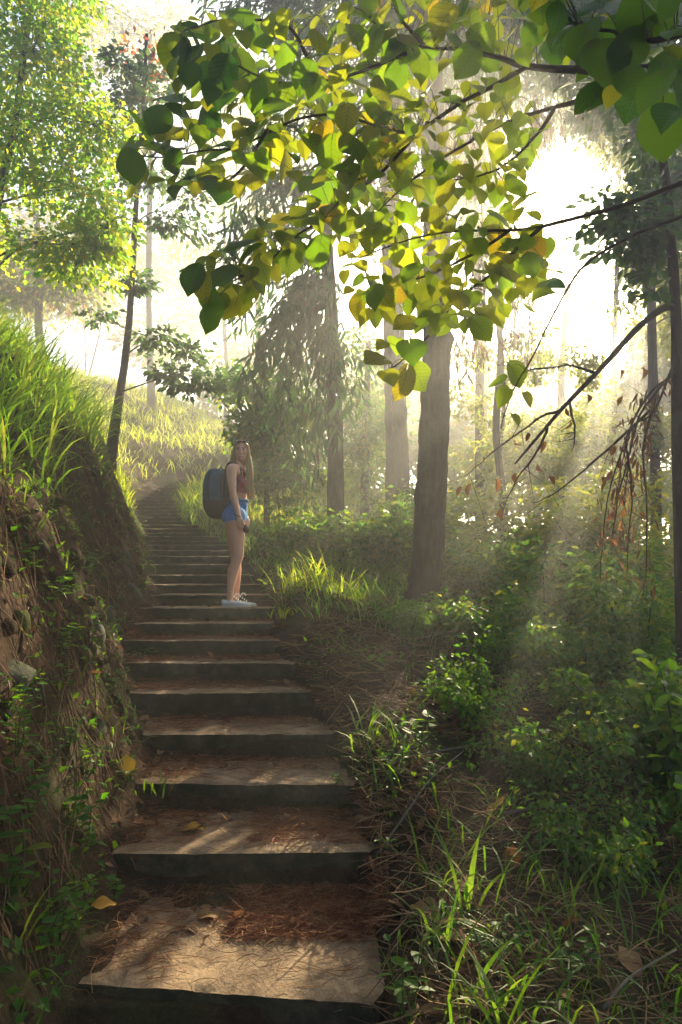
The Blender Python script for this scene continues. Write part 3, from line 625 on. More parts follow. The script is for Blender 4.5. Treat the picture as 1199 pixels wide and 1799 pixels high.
far_tree('lacy_tree', 'thin lacy tree breaking up the white sun gap', 940, 27, .07, [(940,760,27),(946,620,27),(938,480,27),(950,340,27)],
         [(960,330,27,90,90,2,110),(890,430,27,60,80,2,130),(985,480,27,80,60,2,70),(930,580,27,70,50,2,60)], 'crown_pale', .26, T_LEAF, bark='bark_pale', limb_r=.012, tight=.5)
far_tree('lacy_tree', 'thin lacy golden tree between the sun gap and the edge trunk', 1120, 28, .07, [(1120,760,28),(1112,620,28),(1120,480,28),(1110,360,28)],
         [(1090,360,28,80,90,2,90),(1160,420,28,80,90,2,140),(1080,500,28,80,60,2,60),(1180,560,28,80,60,2,120),(1180,270,28,70,80,2,140)], 'shrub_gold', .27, T_LEAF, bark='bark_pale', limb_r=.012, tight=.5)
for (px, dd, lab, cl) in [
    (620,23,'misty low tree in the gap left of the thick trunk',[(620,850,23,80,45,2,500),(560,880,22,60,40,2,400)]),
    (800,24,'misty low tree right behind the thick trunk',[(790,850,24,80,50,2,500),(850,880,22,70,40,2,450)]),
    (930,25,'misty low golden tree under the dead branch',[(930,850,25,90,50,2,600),(980,890,22,70,40,2,450)]),
    (1060,24,'misty low golden tree behind the hanging dead twigs',[(1060,850,24,90,50,2,600),(1110,890,22,70,40,2,450)]),
    (1180,25,'misty low golden tree behind the edge trunk',[(1180,850,25,90,60,2,600),(1240,880,24,80,60,2,450)])]:
    far_tree('low_tree', lab, px, dd, .08, [(px,900,dd),(px+3,860,dd),(px-3,830,dd)], cl, 'shrub_gold', .26, T_SMALL, group='low trees in the misty hollow', limb_r=.015)
for (px, dd, lab, cl) in [
    (30,36,'faint far tree behind the grassy bank at the left edge',[(20,500,36,80,60,3,400),(70,430,36,70,60,3,350)]),
    (150,38,'faint far tree behind the bright corner tree',[(140,520,38,70,50,3,350),(170,440,38,70,60,3,350)]),
    (310,38,'faint far tree behind the slim leaning tree',[(300,480,38,60,50,3,220),(330,560,38,60,45,3,200),(270,600,38,60,45,3,250)]),
    (400,38,'faint far tree above the turn of the steps',[(400,690,38,60,50,3,260),(440,640,38,60,50,3,300)]),
    (530,37,'faint far tree seen under the drooping leaves',[(520,720,37,70,60,3,500),(560,620,37,60,50,3,400),(500,800,36,60,40,3,400)]),
    (650,38,'faint far tree between the straight trunks',[(640,680,38,60,50,3,350),(660,770,38,70,50,3,500)]),
    (740,36,'faint far tree hidden partly by the thick trunk',[(720,690,36,60,50,3,500),(750,760,36,70,50,3,600)]),
    (850,38,'faint far golden tree right of the thick trunk',[(850,760,38,80,50,3,600),(870,690,38,60,35,3,300)]),
    (960,37,'faint far golden tree under the sun glare',[(950,770,37,80,50,3,600),(990,710,37,60,35,3,300)]),
    (1060,38,'faint far golden tree behind the dead branch',[(1060,750,38,80,50,3,600),(1110,690,38,70,40,3,400)]),
    (1180,36,'faint far golden tree behind the edge trunk',[(1180,700,36,90,80,3,700),(1190,560,36,80,70,3,500),(1250,620,36,80,90,3,500)])]:
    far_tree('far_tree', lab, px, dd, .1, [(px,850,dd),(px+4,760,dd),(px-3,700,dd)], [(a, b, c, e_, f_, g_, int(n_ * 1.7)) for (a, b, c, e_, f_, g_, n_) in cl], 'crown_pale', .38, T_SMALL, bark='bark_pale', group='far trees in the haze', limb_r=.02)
far_tree('forest_tree', 'pale tree standing behind the drooping tree', 455, 23, .13, [(455,650,23),(452,450,23),(448,300,23)],
         [(450,330,23,70,60,1.5,350),(480,440,23,60,60,1.4,250),(520,280,23,70,60,1.5,400),(410,240,23,60,60,1.4,350),(470,170,23,90,60,1.6,500)], 'crown_pale', .24, T_LANCE, bark='bark_pale')
# unseen forest trees added round the camera to shade the lower flight
def shade_tree(label, x, y, rad, h, clumps):
    base = drop(x, y, -.15); e = empty('forest_tree', base, label, 'tree', 'unseen trees added to shade the lower steps')
    top = base + np.array([U(-.4, .4), U(-.4, .4), h]); P = spline([base, (base + top) / 2 + rng.normal(size=3) * .12, top], 20)
    tube(MB(), P, rad * np.linspace(1.1, .5, 20), 14, .2, U(0, 9)).obj('trunk', G['bark'], e)
    mb, lm = MB(), MB()
    for (cx_, cy_, cz_, rx, ry, rz, n) in clumps:
        c = np.array([cx_, cy_, cz_]); q = P[np.argmin(np.abs(P[:, 2] - (cz_ - .8)))]
        tube(lm, spline([q, (q + c) / 2 + np.array([0, 0, .2]), c], 8), np.linspace(.05, .02, 8), 6, cap=False)
        clump_leaves(mb, c, (rx, ry, rz), n, .19, T_LEAF, .5, limb_mb=lm, limb_r=.015)
    mb.obj('crown', G['shrub'], e, False); tag(lm.obj('limbs', G['bark_thin'], e), kind='stuff')
shade_tree('tall forest tree spreading over the steps from behind the viewpoint', -3.4, -2.2, .2, 7.5, [(-1.5,-1.5,7.0,2.4,2.4,1.1,3000),(-3.5,.5,7.2,2.0,2.0,1.0,2200),(.8,-3,7.2,2.4,2.2,1.1,2600)])
shade_tree('tall forest tree on the falling side behind the viewpoint', 3.6, -1.0, .2, 7.5, [(3.2,.2,6.6,2.2,2.2,1.2,3000),(1.6,-.6,7.3,2.2,2.0,.9,2400),(4.8,2.4,6.2,1.8,2.0,1.4,2400)])

# ------------------------------------------------------------------ overhanging branch with heart leaves
BR = [
 [(1330,150,2.35),(1199,118,2.5),(1045,118,2.7),(930,112,2.9),(880,98,3.0),(820,82,3.1),(745,78,3.2),(680,65,3.3),(630,0,3.4)],
 [(745,78,3.2),(700,100,3.3),(600,134,3.4),(500,143,3.5),(420,110,3.6),(360,70,3.6)],
 [(930,115,2.9),(860,155,3.1),(810,180,3.2),(740,225,3.3),(690,229,3.4),(600,200,3.5),(525,205,3.55),(470,228,3.6),(415,255,3.65),(350,260,3.7),(280,270,3.75),(225,262,3.8)],
 [(740,225,3.3),(715,255,3.35),(660,312,3.5),(600,352,3.6),(550,400,3.7),(505,430,3.75),(450,485,3.8),(400,495,3.85)],
 [(1210,140,2.6),(1110,150,2.9),(1010,180,3.1),(975,190,3.2),(900,215,3.4),(820,255,3.5),(750,300,3.6),(690,350,3.7),(640,400,3.8)],
 [(975,190,3.2),(950,230,3.3),(910,275,3.4),(870,300,3.5),(800,320,3.6)],
 [(1290,290,3.0),(1199,322,3.2),(1080,365,3.4),(960,395,3.6),(900,402,3.7),(800,405,3.8),(720,420,3.9),(640,450,4.0)],
 [(955,396,3.6),(900,445,3.7),(860,485,3.75),(800,528,3.8),(770,570,3.85),(720,620,3.9),(680,650,3.95)],
 [(900,402,3.7),(850,435,3.75),(780,470,3.85),(700,500,3.95),(630,520,4.05)],
 [(1199,380,3.6),(1100,420,3.9),(1020,475,4.2),(970,560,4.5),(935,630,4.6),(900,690,4.7),(880,750,4.75)],
 [(560,150,3.45),(520,60,3.5),(480,40,3.5),(400,40,3.6),(330,60,3.6)],
 [(470,228,3.6),(430,290,3.65),(380,330,3.7),(330,340,3.7)],
 [(1199,60,1.7),(1120,70,1.8),(1060,50,1.9),(990,30,2.0)], [(1199,150,1.7),(1130,140,1.9),(1070,170,2.0)], [(745,78,3.2),(700,30,3.3),(680,-20,3.3)],
]
tb = drop(3.1, 2.3, -.15)
big_tree = empty('broadleaf_tree', tb, 'broadleaf tree arching its branch of heart-shaped leaves over the steps', 'tree')
P0 = spline([tb, tb + np.array([-.1, .05, 1.6]), at(1420, 330, 2.4), at(1380, 60, 2.3), at(1360, -200, 2.4)], 26)
tube(MB(), P0, np.linspace(.11, .06, 26), 14, .2, 2.0).obj('trunk', G['bark'], big_tree)
BP = []
for k, s in enumerate(BR):
    P = spline(tp(*s), 40)
    if k in (0, 4, 6, 9, 12, 13):
        j = np.argmin(np.linalg.norm(P0 - P[0], axis=1)); P = np.vstack([spline([P0[j], P0[j] * .5 + P[0] * .5 + np.array([0, 0, .05]), P[0]], 8)[:-1], P])
    P = P + np.cumsum(rng.normal(size=P.shape) * .0025, 0) * np.linspace(0, 1, len(P))[:, None]
    r0 = {0: .024, 4: .017, 6: .016, 9: .012}.get(k, .011)
    tube(MB(), P, np.linspace(r0, .0035, len(P)), 7, .15, k).obj('branch', G['bark_thin'], big_tree); BP.append(P)
BPT = np.vstack(BP)
def proj(P):
    P = np.asarray(P, float) - np.array([0, 0, CAMZ]); f = P[..., 1] * cp + P[..., 2] * sp_; u = -P[..., 1] * sp_ + P[..., 2] * cp
    return np.stack([CX + F_PX * P[..., 0] / f, CY - F_PX * u / f], -1)
BPX = proj(BPT)
def inside(pt, poly):
    x, y = pt; c = False; n = len(poly)
    for i in range(n):
        x1, y1 = poly[i]; x2, y2 = poly[i-1]
        if (y1 > y) != (y2 > y) and x < (x2-x1) * (y-y1) / (y2-y1) + x1: c = not c
    return c
POLY = [
 ([(300,60),(330,30),(430,25),(600,30),(740,70),(740,230),(600,330),(520,360),(480,320),(400,335),(300,330),(225,310),(215,260),(260,215),(310,150),(300,110)], 52, .38),
 ([(335,465),(420,415),(520,365),(600,340),(600,430),(560,455),(480,490),(430,540),(375,555),(360,520),(330,490)], 48, .40),
 ([(600,230),(760,160),(900,140),(955,250),(920,330),(975,470),(950,530),(890,550),(850,580),(800,570),(740,590),(690,565),(630,560),(600,480)], 41, .41),
 ([(655,605),(735,600),(740,665),(690,690),(655,640)], 50, .55),
 ([(860,665),(945,650),(950,715),(895,760)], 44, .6),
 ([(985,-20),(1199,-20),(1215,230),(1110,180),(1020,170),(985,90)], 70, .46),
 ([(600,-20),(985,-20),(985,105),(740,120),(600,60)], 52, .38),
]
cand = []
for poly, size, spc in POLY:
    xs = [q[0] for q in poly]; ys = [q[1] for q in poly]; got = []
    for _ in range(5000):
        q = (U(min(xs), max(xs)), U(min(ys), max(ys)))
        if inside(q, poly) and all((q[0]-g[0])**2 + (q[1]-g[1])**2 > (size * spc) ** 2 for g in got):
            got.append(q); cand.append((q[0], q[1], size * U(.55, 1.2)))
cand += [(335,55,95),(307,105,70),(385,335,72),(280,260,60),(235,325,58),(318,330,66),(225,262,56),(560,450,58),(365,560,58),(440,500,58),(850,582,46),(770,565,44),(1065,115,100),(1050,165,92),(1165,235,96),(1110,185,80),(1130,40,92),(1030,30,88),(1180,110,90)]
cand.sort(key=lambda c: -c[2])
twig = MB(); rest = []
for k, (px, py, sz) in enumerate(cand):
    w = np.argsort(np.hypot(BPX[:, 0] - px, BPX[:, 1] - py))[:6]; w = w[rng.integers(0, 6)]
    a = BPT[w]; d = a[1] + U(-.28, .28)
    if px > 985 and py < 260 and sz > 90: d = U(1.55, 2.1)
    c = at(px, py, d); s = sz * d / F_PX
    out = c - a; out[1] *= .4
    t = nrm(nrm(out) * .55 + np.array([U(-.6, .5), U(-.35, .35), -.55]) + rng.normal(size=3) * .2)
    n = np.array([U(-.55, .55), -.75 + U(-.35, .35), .62 + U(-.3, .35)])
    base = c - t * s * .5
    L = np.linalg.norm(base - a)
    tube(twig, spline([a, a * .5 + base * .5 + np.array([0, 0, .12 * L]), base], 6), np.linspace(.0028, .0014, 6), 4, cap=False)
    if k < 300:
        o = link('leaf', (HEART_SHADED if px > 960 or (px < 420 and k % 3 < 2) else HEART)[k % 6], big_tree)
        o.matrix_basis = Matrix.Translation(base) @ basis(t, n).to_4x4() @ Matrix.Scale(float(s), 4)
    else: rest.append((base, t, n, s))
tag(twig.obj('twigs', G['stem'], big_tree), kind='stuff')
print('heart leaves', len(cand))
hw = [(.0, .0), (-.06, .16), (-.02, .30), (.10, .42), (.26, .47), (.42, .45), (.58, .37), (.73, .26), (.87, .13), (1.0, .0)]
BV = [[0, .4, 0]] + [[w_, v_, .12 * w_ - .22 * (v_ - .25) ** 2] for v_, w_ in hw] + [[-w_, v_, .12 * w_ - .22 * (v_ - .25) ** 2] for v_, w_ in hw[-2:0:-1]]
BV = np.array([[0, .4, -.03]] + BV[1:]); nb = len(BV) - 1
BROAD = (BV, np.array([[0, 1 + k, 1 + (k + 1) % nb] for k in range(nb)]))
if rest:
    mb = MB()
    leaves(mb, [r[0] for r in rest], [r[1] for r in rest], [r[2] for r in rest], [r[3] for r in rest],
           BROAD)
    tag(mb.obj('small_leaves', G['big_mass'], big_tree, False), kind='stuff')

reseed('shrubs')
# ------------------------------------------------------------------ shrubs and undergrowth
def shrub(name, label, base, h, w, n, size, mat='shrub', tpl=T_LEAF, stems=7, group=None, cat='shrub', droop=.5, lean=(0, 0), depth=None):
    base = np.asarray(base, float); e = empty(name, base, label, cat, group); mb, sm = MB(), MB(); dp = depth or w
    for k in range(stems):
        top = base + np.array([U(-1, 1) * w + lean[0], U(-1, 1) * dp + lean[1], h * U(.6, 1.05)])
        S = spline([base + np.array([U(-.1, .1) * w, U(-.1, .1) * w, -.04]), base * .55 + top * .45 + np.array([0, 0, .12 * h]), top], 12)
        tube(sm, S, np.linspace(.008 + .006 * h, .003, 12), 5, cap=False)
        m = n // stems; f = U(.22, 1.02, m) * 11; i = np.clip(f.astype(int), 0, 10); q = (f - i)[:, None]
        p = S[i] * (1-q) + S[i+1] * q
        # side sprays
        kk = max(4, m // 14); dirs = rand_unit(kk) * np.array([1, 1, .45]) * min(w, h) * .42; j = rng.integers(0, kk, m)
        p = p + dirs[j] * U(.05, 1, (m, 1)) + rng.normal(size=(m, 3)) * size * .55
        t = nrm(dirs[j] + rand_unit(m) * .12 + np.array([0, 0, -droop * .15])) + rand_unit(m) * .55
        leaves(mb, p, t, rand_unit(m) * .7 + np.array([0, 0, 1.0]), size * U(.55, 1.25, m), tpl)
    mb.obj('foliage', G[mat], e, False); tag(sm.obj('stems', G['bark_thin'], e), kind='stuff'); return e
# (px, py of foot), depth, height, half-width, leaves, leaf size, material, label
SH = [
 (560,985,10.2,.6,.75,1200,.10,'shrub','low green bush at the foot of the drooping tree'),
 (500,955,9.2,.4,.55,700,.09,'shrub','small leafy bush right beside the hiker’s shorts'),
 (650,1005,10.5,.75,.8,1300,.11,'shrub','rounded bush in the light beam between the two straight trunks'),
 (760,1010,12.5,1.6,1.1,2000,.12,'shrub','misty bush behind the foot of the thick leaning trunk'),
 (850,1045,9.2,1.0,.85,1700,.10,'shrub','sunlit bush just right of the thick leaning trunk'),
 (830,1140,7.4,.42,.6,900,.075,'weed','low leafy bush in front of the thick leaning trunk'),
 (930,1060,10.5,1.9,1.1,2300,.11,'shrub_gold','tall golden backlit bush in the sunny thicket'),
 (960,1130,7.8,1.1,.8,1900,.085,'shrub','dense green bush under the dead drooping branch'),
 (1060,1080,9.5,2.1,1.1,2400,.11,'shrub_gold','tall yellow-green bush behind the hanging dead twigs'),
 (1010,1240,6.4,.85,.6,1500,.07,'shrub','dark glossy bush over the shaded hollow'),
 (1130,1180,6.9,1.3,.7,1700,.085,'shrub','dark bush at the foot of the edge trunk'),
 (1180,1060,8.2,1.9,.9,1900,.10,'shrub','tall bush filling the gap behind the edge trunk'),
 (1110,1330,5.4,.7,.5,1200,.065,'shrub','dark bush deep in the shaded hollow'),
 (1200,1300,5.0,.9,.45,1100,.08,'shrub','dark bush cut by the picture edge above the hollow'),
 (900,1230,6.6,.6,.5,1000,.065,'weed','green bush beside the fallen grey stick'),
 (720,1150,6.9,.35,.35,420,.06,'weed','low weed patch on the crest of the straw mound'),
 (850,1330,5.3,.45,.4,600,.055,'weed','leafy weed patch below the rust leaves'),
 (960,1420,4.7,.5,.45,700,.055,'shrub','dark weed patch behind the thick grey stick'),
 (1080,1560,3.9,.45,.4,650,.05,'shrub','black-green weed patch in the hollow mouth'),
 (1130,1430,4.9,.7,.5,900,.06,'shrub','dark bush low in the hollow under the pale twig'),
 (880,1170,7.0,.7,.5,1000,.07,'shrub','green bush between the mound and the dense bush'),
 (880,980,13.5,1.7,1.2,1900,.12,'shrub_gold','misty golden bush far behind the thick trunk'),
 (1150,985,13,2.4,1.4,2200,.13,'shrub_gold','misty golden bush far behind the edge trunk'),
]
for k, (px, py, d, h, w, n, sz, mat, lab) in enumerate(SH):
    b = at(px, py, d); shrub('shrub', lab, drop(b[0], d), h * 1.1, w * 1.1, int(n * 2.2), sz, mat, group='undergrowth on the falling side')
# leaves of the plants at the picture edge
for (px, py, d, h, w, n, sz, mat, lab) in [(1196,1000,4.6,1.15,.3,150,.13,'weed','broad-leaved plant hanging in at the edge before the dead twigs'),(1205,1230,4.2,.75,.22,90,.12,'weed','glossy plant at the edge above the dark hollow')]:
    b = at(px, py, d); shrub('leafy_plant', lab, drop(b[0], d), h, w, n, sz, mat, T_OVAL, 5, cat='plant')

reseed('far cover')
# far ground cover in the sun beyond the stairs
def scatter(n, xr_, yr_, keep):
    x = U(*xr_, n); y = U(*yr_, n); k = keep(x, y); x, y = x[k], y[k]; return np.stack([x, y, H(x, y)], -1)
def side(x, y): return np.interp(y, yE, lE) - x, x - np.interp(y, yE, rE)
def lefty(lo, hi, y0, y1): return lambda x, y: (lambda u: (u > lo) & (u < hi) & (y > y0) & (y < y1))(side(x, y)[0])
def righty(lo, hi, y0, y1): return lambda x, y: (lambda v: (v > lo) & (v < hi) & (y > y0) & (y < y1))(side(x, y)[1])

reseed('bank grass')
# lush grass on the left bank
mb = MB()
p = scatter(11000, (-9, -2), (4.6, 12.5), lambda x, y: (side(x, y)[0] > .75 + .25 * noise(y * 1.5, x)) & (H(x, y) > 2.15 + .35 * noise(x * 1.2, y * 1.2, 3)))
n = len(p); print('bank grass', n)
blades(mb, p - np.array([0, 0, .03]), rng.normal(-.5, .9, n), U(.28, .8, n) * np.clip(1 + .5 * noise(p[:, 0] * 1.4, p[:, 1] * 1.4, 9.), .6, 1.5), U(.010, .022, n), U(.7, 2.1, n), U(.05, .45, n))
tag(mb.obj('bank_grass', G['grass'], None, False), 'long lush green grass covering the top of the left bank', 'grass', kind='stuff')
mb = MB()
p = scatter(48000, (-16, 6), (11, 26), lambda x, y: (side(x, y)[0] > .12) & (side(x, y)[0] < 9) | ((side(x, y)[1] > .1) & (side(x, y)[1] < 4) & (y > 14)))
n = len(p); blades(mb, p, U(-3.1, 3.1, n), U(.2, .55, n), U(.012, .03, n), U(.5, 1.7, n), U(.05, .5, n), 3)
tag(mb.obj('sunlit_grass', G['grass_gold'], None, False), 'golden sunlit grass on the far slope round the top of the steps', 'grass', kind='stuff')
# short mossy weeds and grass on the bank face and the verges
mb = MB()
p = scatter(30000, (-6.5, -.8), (1.2, 13), lambda x, y: (side(x, y)[0] > .02) & (side(x, y)[0] < 1.5) & (noise(x * 1.7, y * 1.7, 4.) + .6 * noise(x * 6, y * 6, 8.) > .0))
n = len(p); leaves(mb, p + rng.normal(size=(n, 3)) * .02 + np.array([0, 0, .02]), rand_unit(n) + np.array([.7, -.2, .2]), rand_unit(n) * .5 + np.array([.4, -.2, 1]), U(.018, .07, n), T_LEAF)
p = scatter(9000, (-6.5, -.8), (1.6, 13), lambda x, y: (side(x, y)[0] > .0) & (side(x, y)[0] < 1.5) & (noise(x * 1.3, y * 1.3, 14.) > .0))
n = len(p); blades(mb, p, rng.normal(-.4, 1.0, n), U(.06, .34, n), U(.005, .012, n), U(.8, 2.2, n), U(.1, .8, n), 4)
tag(mb.obj('bank_weeds', G['weed'], None, False), 'small weeds and moss clinging to the cut bank face', 'weeds', kind='stuff')
mb = MB()
p = scatter(34000, (-1.6, 7.5), (1.6, 13), lambda x, y: (side(x, y)[1] > .04) & (noise(x * 1.6, y * 1.6, 24.) + .5 * noise(x * 7, y * 7, 8.) > .0))
n = len(p); leaves(mb, p + np.array([0, 0, .03]) + rng.normal(size=(n, 3)) * .03, rand_unit(n) + np.array([0, 0, .4]), rand_unit(n) * .5 + np.array([0, 0, 1]), U(.02, .06, n), T_LEAF)
p = scatter(17000, (-1.6, 7.5), (1.8, 13), lambda x, y: (side(x, y)[1] > .05) & (noise(x * 1.1, y * 1.1, 34.) + .5 * noise(x * 4, y * 4, 35.) > -.02))
n = len(p); blades(mb, p, U(-3.1, 3.1, n), U(.1, .5, n), U(.006, .016, n), U(.8, 2.0, n), U(.05, .5, n), 5)
tag(mb.obj('verge_weeds', G['weed'], None, False), 'scattered low weeds on the falling verge', 'weeds', kind='stuff')
# grass fringe beside the upper flight
mb = MB()
p = scatter(9000, (-5.5, -.6), (8.2, 17), lambda x, y: (side(x, y)[1] > -.12) & (side(x, y)[1] < 1.2))
n = len(p); blades(mb, p, U(-3.1, 3.1, n), U(.1, .4, n) * np.interp(p[:, 1], [8, 9.5, 12], [.4, .8, 1.2]), U(.007, .02, n), U(.6, 1.9, n), U(.05, .6, n), 4)
tag(mb.obj('fringe_grass', G['grass'], None, False), 'green grass spilling over the upper steps behind the hiker', 'grass', kind='stuff')

def tuft(label, base, n, L, w=.014, mat='grass', spread=.06, bend=(.7, 2.0), lean=(.05, .5), name='grass_tuft', az=None):
    base = np.asarray(base, float); e = MB()
    p = base + np.concatenate([rng.normal(size=(n, 2)) * spread, np.full((n, 1), -.02)], 1)
    blades(e, p, U(-3.14, 3.14, n) if az is None else rng.normal(az, .8, n), U(.5, 1, n) * L, U(.6, 1.2, n) * w, U(*bend, n), U(*lean, n), 6)
    V = np.concatenate(e.V) - base; e.V = [V]; o = e.obj(name, G[mat], None, False); o.location = tuple(base)
    tag(o, label, 'grass'); return o
for (px, py, n, L, w, mat, lab) in [
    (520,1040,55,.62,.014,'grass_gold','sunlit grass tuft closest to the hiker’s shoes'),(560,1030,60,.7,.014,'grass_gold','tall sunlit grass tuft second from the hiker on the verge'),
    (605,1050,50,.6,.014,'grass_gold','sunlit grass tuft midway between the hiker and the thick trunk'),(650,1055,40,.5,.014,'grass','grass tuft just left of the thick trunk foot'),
    (690,1085,34,.5,.014,'grass','shaded grass tuft touching the thick trunk foot'),(498,1085,40,.26,.012,'grass_gold','bright yellow low grass tuft at the end of the step under the hiker'),
    (700,1040,26,.7,.013,'grass','tall thin grass behind the thick trunk foot'),
    (640,1305,9,.5,.018,'weed','lone bright tuft of broad blades among straw beside the middle steps'),(685,1275,6,.28,.016,'weed','small bright blades right of the lone broad-bladed tuft'),
    (800,1180,9,.34,.012,'grass','thin sunlit blades on the straw mound crest'),(760,1225,9,.3,.012,'grass','thin upright blades on the straw mound below its crest'),(845,1195,12,.42,.016,'grass','grass blades at the far end of the straw mound'),
    (975,1150,14,.55,.018,'grass','upright blades rising before the dense green bush'),(1165,1180,14,.62,.018,'grass_gold','bright arching blades beside the edge trunk'),
    (815,1600,8,.5,.024,'grass','broad arching dark grass blades beside the bottom steps'),(775,1650,8,.42,.022,'grass','upright broad blades lowest beside the bottom step'),(985,1610,10,.38,.018,'grass','grass blades in the dark corner by the big tan leaf'),(930,1700,14,.34,.016,'grass','dark grass clump at the bottom edge'),(880,1790,12,.4,.02,'grass','dark broad grass cut by the bottom edge'),
    (290,1400,8,.24,.014,'weed','arching grass beside the curled yellow leaf'),(265,1385,6,.2,.012,'weed','thin grass drooping over the third step end'),(45,1690,6,.5,.02,'grass','tall single-bladed grass in the bottom left corner'),
    (215,1260,8,.22,.012,'grass','small grass tuft hanging from the bank by the fourth step'),(190,1290,10,.22,.012,'weed','small yellowing tuft on the bank foot')]:
    tuft(lab, ground_at(px, py), n, L, w, mat, .05 if n < 20 else (.07 if L < .3 else .13))

reseed('small plants')
# small broad-leaved plants
def weed_plant(label, base, h, n, size, mat='weed', tpl=T_OVAL, w=.1, name='leafy_plant', group=None, stems=3):
    base = np.asarray(base, float); e = empty(name, base, label, 'plant', group); mb, sm = MB(), MB()
    for k in range(stems):
        top = base + np.array([U(-1, 1) * w, U(-1, 1) * w, h * U(.65, 1.05)]); S = spline([base - np.array([0, 0, .03]), (base + top) / 2 + rng.normal(size=3) * .02, top], 8)
        tube(sm, S, np.linspace(.004, .002, 8), 4, cap=False); m = max(2, n // stems)
        f = np.linspace(.25, 1, m) * 7; i = np.clip(f.astype(int), 0, 6); p = S[i] + (S[i+1] - S[i]) * (f - i)[:, None]
        a = np.arange(m) * 2.4 + U(0, 6); t = np.stack([np.cos(a), np.sin(a), U(-.15, .45, m)], -1)
        leaves(mb, p, t, np.array([0, 0, 1.0]) + rand_unit(m) * .35, size * U(.6, 1.15, m), tpl)
    mb.obj('foliage', G[mat], e, False); tag(sm.obj('stems', G['stem'], e), kind='stuff'); return e
for (px, py, h, n, sz, w, mat, lab) in [
    (40,1560,.34,22,.10,.10,'weed','tall leafy weed at the left edge before the dark bank'),(105,1660,.26,60,.06,.13,'weed','bushy bright weed low in the bottom left corner'),(150,1500,.26,26,.07,.08,'weed','dark-stemmed weed on the bank beside the second step'),
    (130,1450,.22,16,.09,.09,'weed','spreading broad-leaved weed against the dark bank foot'),(20,1640,.3,20,.10,.1,'shrub','shaded weed hugging the lower left edge'),(200,1590,.16,24,.045,.08,'weed','small leafy sprig on the bank beside the bottom riser'),
    (230,1400,.15,20,.05,.08,'weed','little weed below the curled yellow leaf'),(255,1160,.1,30,.06,.2,'weed','creeping fern-like weed spilling onto the sixth step'),(120,1190,.2,12,.06,.08,'weed','pale sprig hanging on the middle of the bank face'),
    (110,1240,.2,14,.055,.06,'weed','slim vine sprig low on the bank face'),(60,1230,.14,12,.06,.07,'weed','small bright sprig at the dark hollow in the bank'),(160,1130,.2,40,.06,.14,'weed','fern-like weed on the upper bank face'),(90,1075,.18,36,.07,.16,'weed','flat fronded weed below the lush bank grass'),
    (30,1330,.26,46,.06,.16,'weed','bushy weed on the bare lower bank by the edge'),(85,1350,.2,40,.05,.14,'weed','trailing weed on the lower bank left of the third step'),(150,1370,.18,36,.05,.12,'weed','low weed at the bank foot just above the curled yellow leaf'),(50,1440,.24,50,.06,.16,'weed','leafy mound under the bare bank by the edge'),(10,1270,.2,36,.06,.14,'weed','hanging weed at the edge below the jutting stone'),(120,1320,.2,30,.05,.1,'weed','sprig hanging midway down the bare bank'),(200,1210,.14,30,.05,.1,'weed','weed cushion at the bank foot by the fifth step'),(60,1020,.22,40,.07,.16,'weed','fern patch right under the long bank grass'),(150,1010,.2,40,.06,.14,'weed','fern patch on the upper bank above the boulder'),(100,1150,.2,44,.06,.14,'weed','weed cushion in the middle of the bank'),
    (820,1110,.34,18,.13,.08,'grass_gold','bright yellow-green sprig in front of the thick trunk'),(668,1180,.16,10,.1,.06,'weed','bright four-leaved sprig on the dry straw mound'),(740,1310,.24,18,.09,.08,'weed','leafy sprig right of the lone broad-bladed tuft'),
    (700,1360,.16,34,.05,.1,'weed','ferny weed beside the third step'),(760,1390,.18,20,.05,.08,'weed','small sprig below the orange dry leaves'),(925,1400,.26,26,.065,.08,'weed','leafy sprig above the grey stick'),(600,1410,.1,30,.035,.07,'weed','moss-like weed at the end of the third riser'),
    (720,1790,.24,34,.06,.12,'weed','glossy weed at the bottom edge beside the lowest step'),(860,1690,.2,40,.05,.15,'weed','low clover-like weed in the dark bottom corner'),(1010,1720,.2,40,.05,.16,'weed','dark clover-like weed near the big tan leaf'),(690,1510,.12,26,.04,.08,'weed','mossy sprig under the end of the second step'),
    (560,1195,.14,14,.06,.06,'weed','sprig at the end of the fifth step'),(1080,1480,.2,16,.08,.1,'weed','shaded sprig beside the maroon dead leaf'),(470,1045,.12,18,.08,.1,'weed','fern frond curling at the step end behind the shoes')]:
    weed_plant(lab, ground_at(px, py), h, n, sz, mat, T_OVAL, w, stems=3 if n < 30 else 6)

reseed('litter')
# ------------------------------------------------------------------ litter: straw, needles, roots
def strands(mb, p, d, L, w, curve=.2):
    n = len(p); d = nrm(d); L = np.broadcast_to(L, (n,))[:, None]; s = nrm(np.cross(d, rand_unit(n))); c = nrm(np.cross(d, s))
    k = np.linspace(-.5, .5, 4); P = p[:, None] + d[:, None] * (L[:, None] * k[None, :, None]) + c[:, None] * (L[:, None] * curve * (k ** 2)[None, :, None] * rng.normal(size=(n, 1, 1)))
    wv = np.broadcast_to(w, (n,))[:, None, None] * np.array([.6, 1, 1, .4])[None, :, None]
    # three-sided strands so they have body from every side
    ang = [0, 2.094, 4.189]
    R = [P + (s[:, None] * math.cos(a) + c[:, None] * math.sin(a)) * wv * .5 for a in ang]
    V = np.stack(R, 2).reshape(n, -1, 3); f = []
    for i in range(3):
        for j in range(3): f.append([i*3+j, i*3+(j+1) % 3, (i+1)*3+(j+1) % 3, (i+1)*3+j])
    Fa = (np.arange(n)[:, None, None] * 12 + np.array(f)[None]).reshape(-1, 4); mb.add(V.reshape(-1, 3), Fa)
mb = MB()
p = scatter(12000, (-.9, 4.2), (1.9, 8.2), lambda x, y: (side(x, y)[1] > .02) & (side(x, y)[1] < 2.6) & (noise(x * 1.5, y * 1.5, 44.) > -.45))
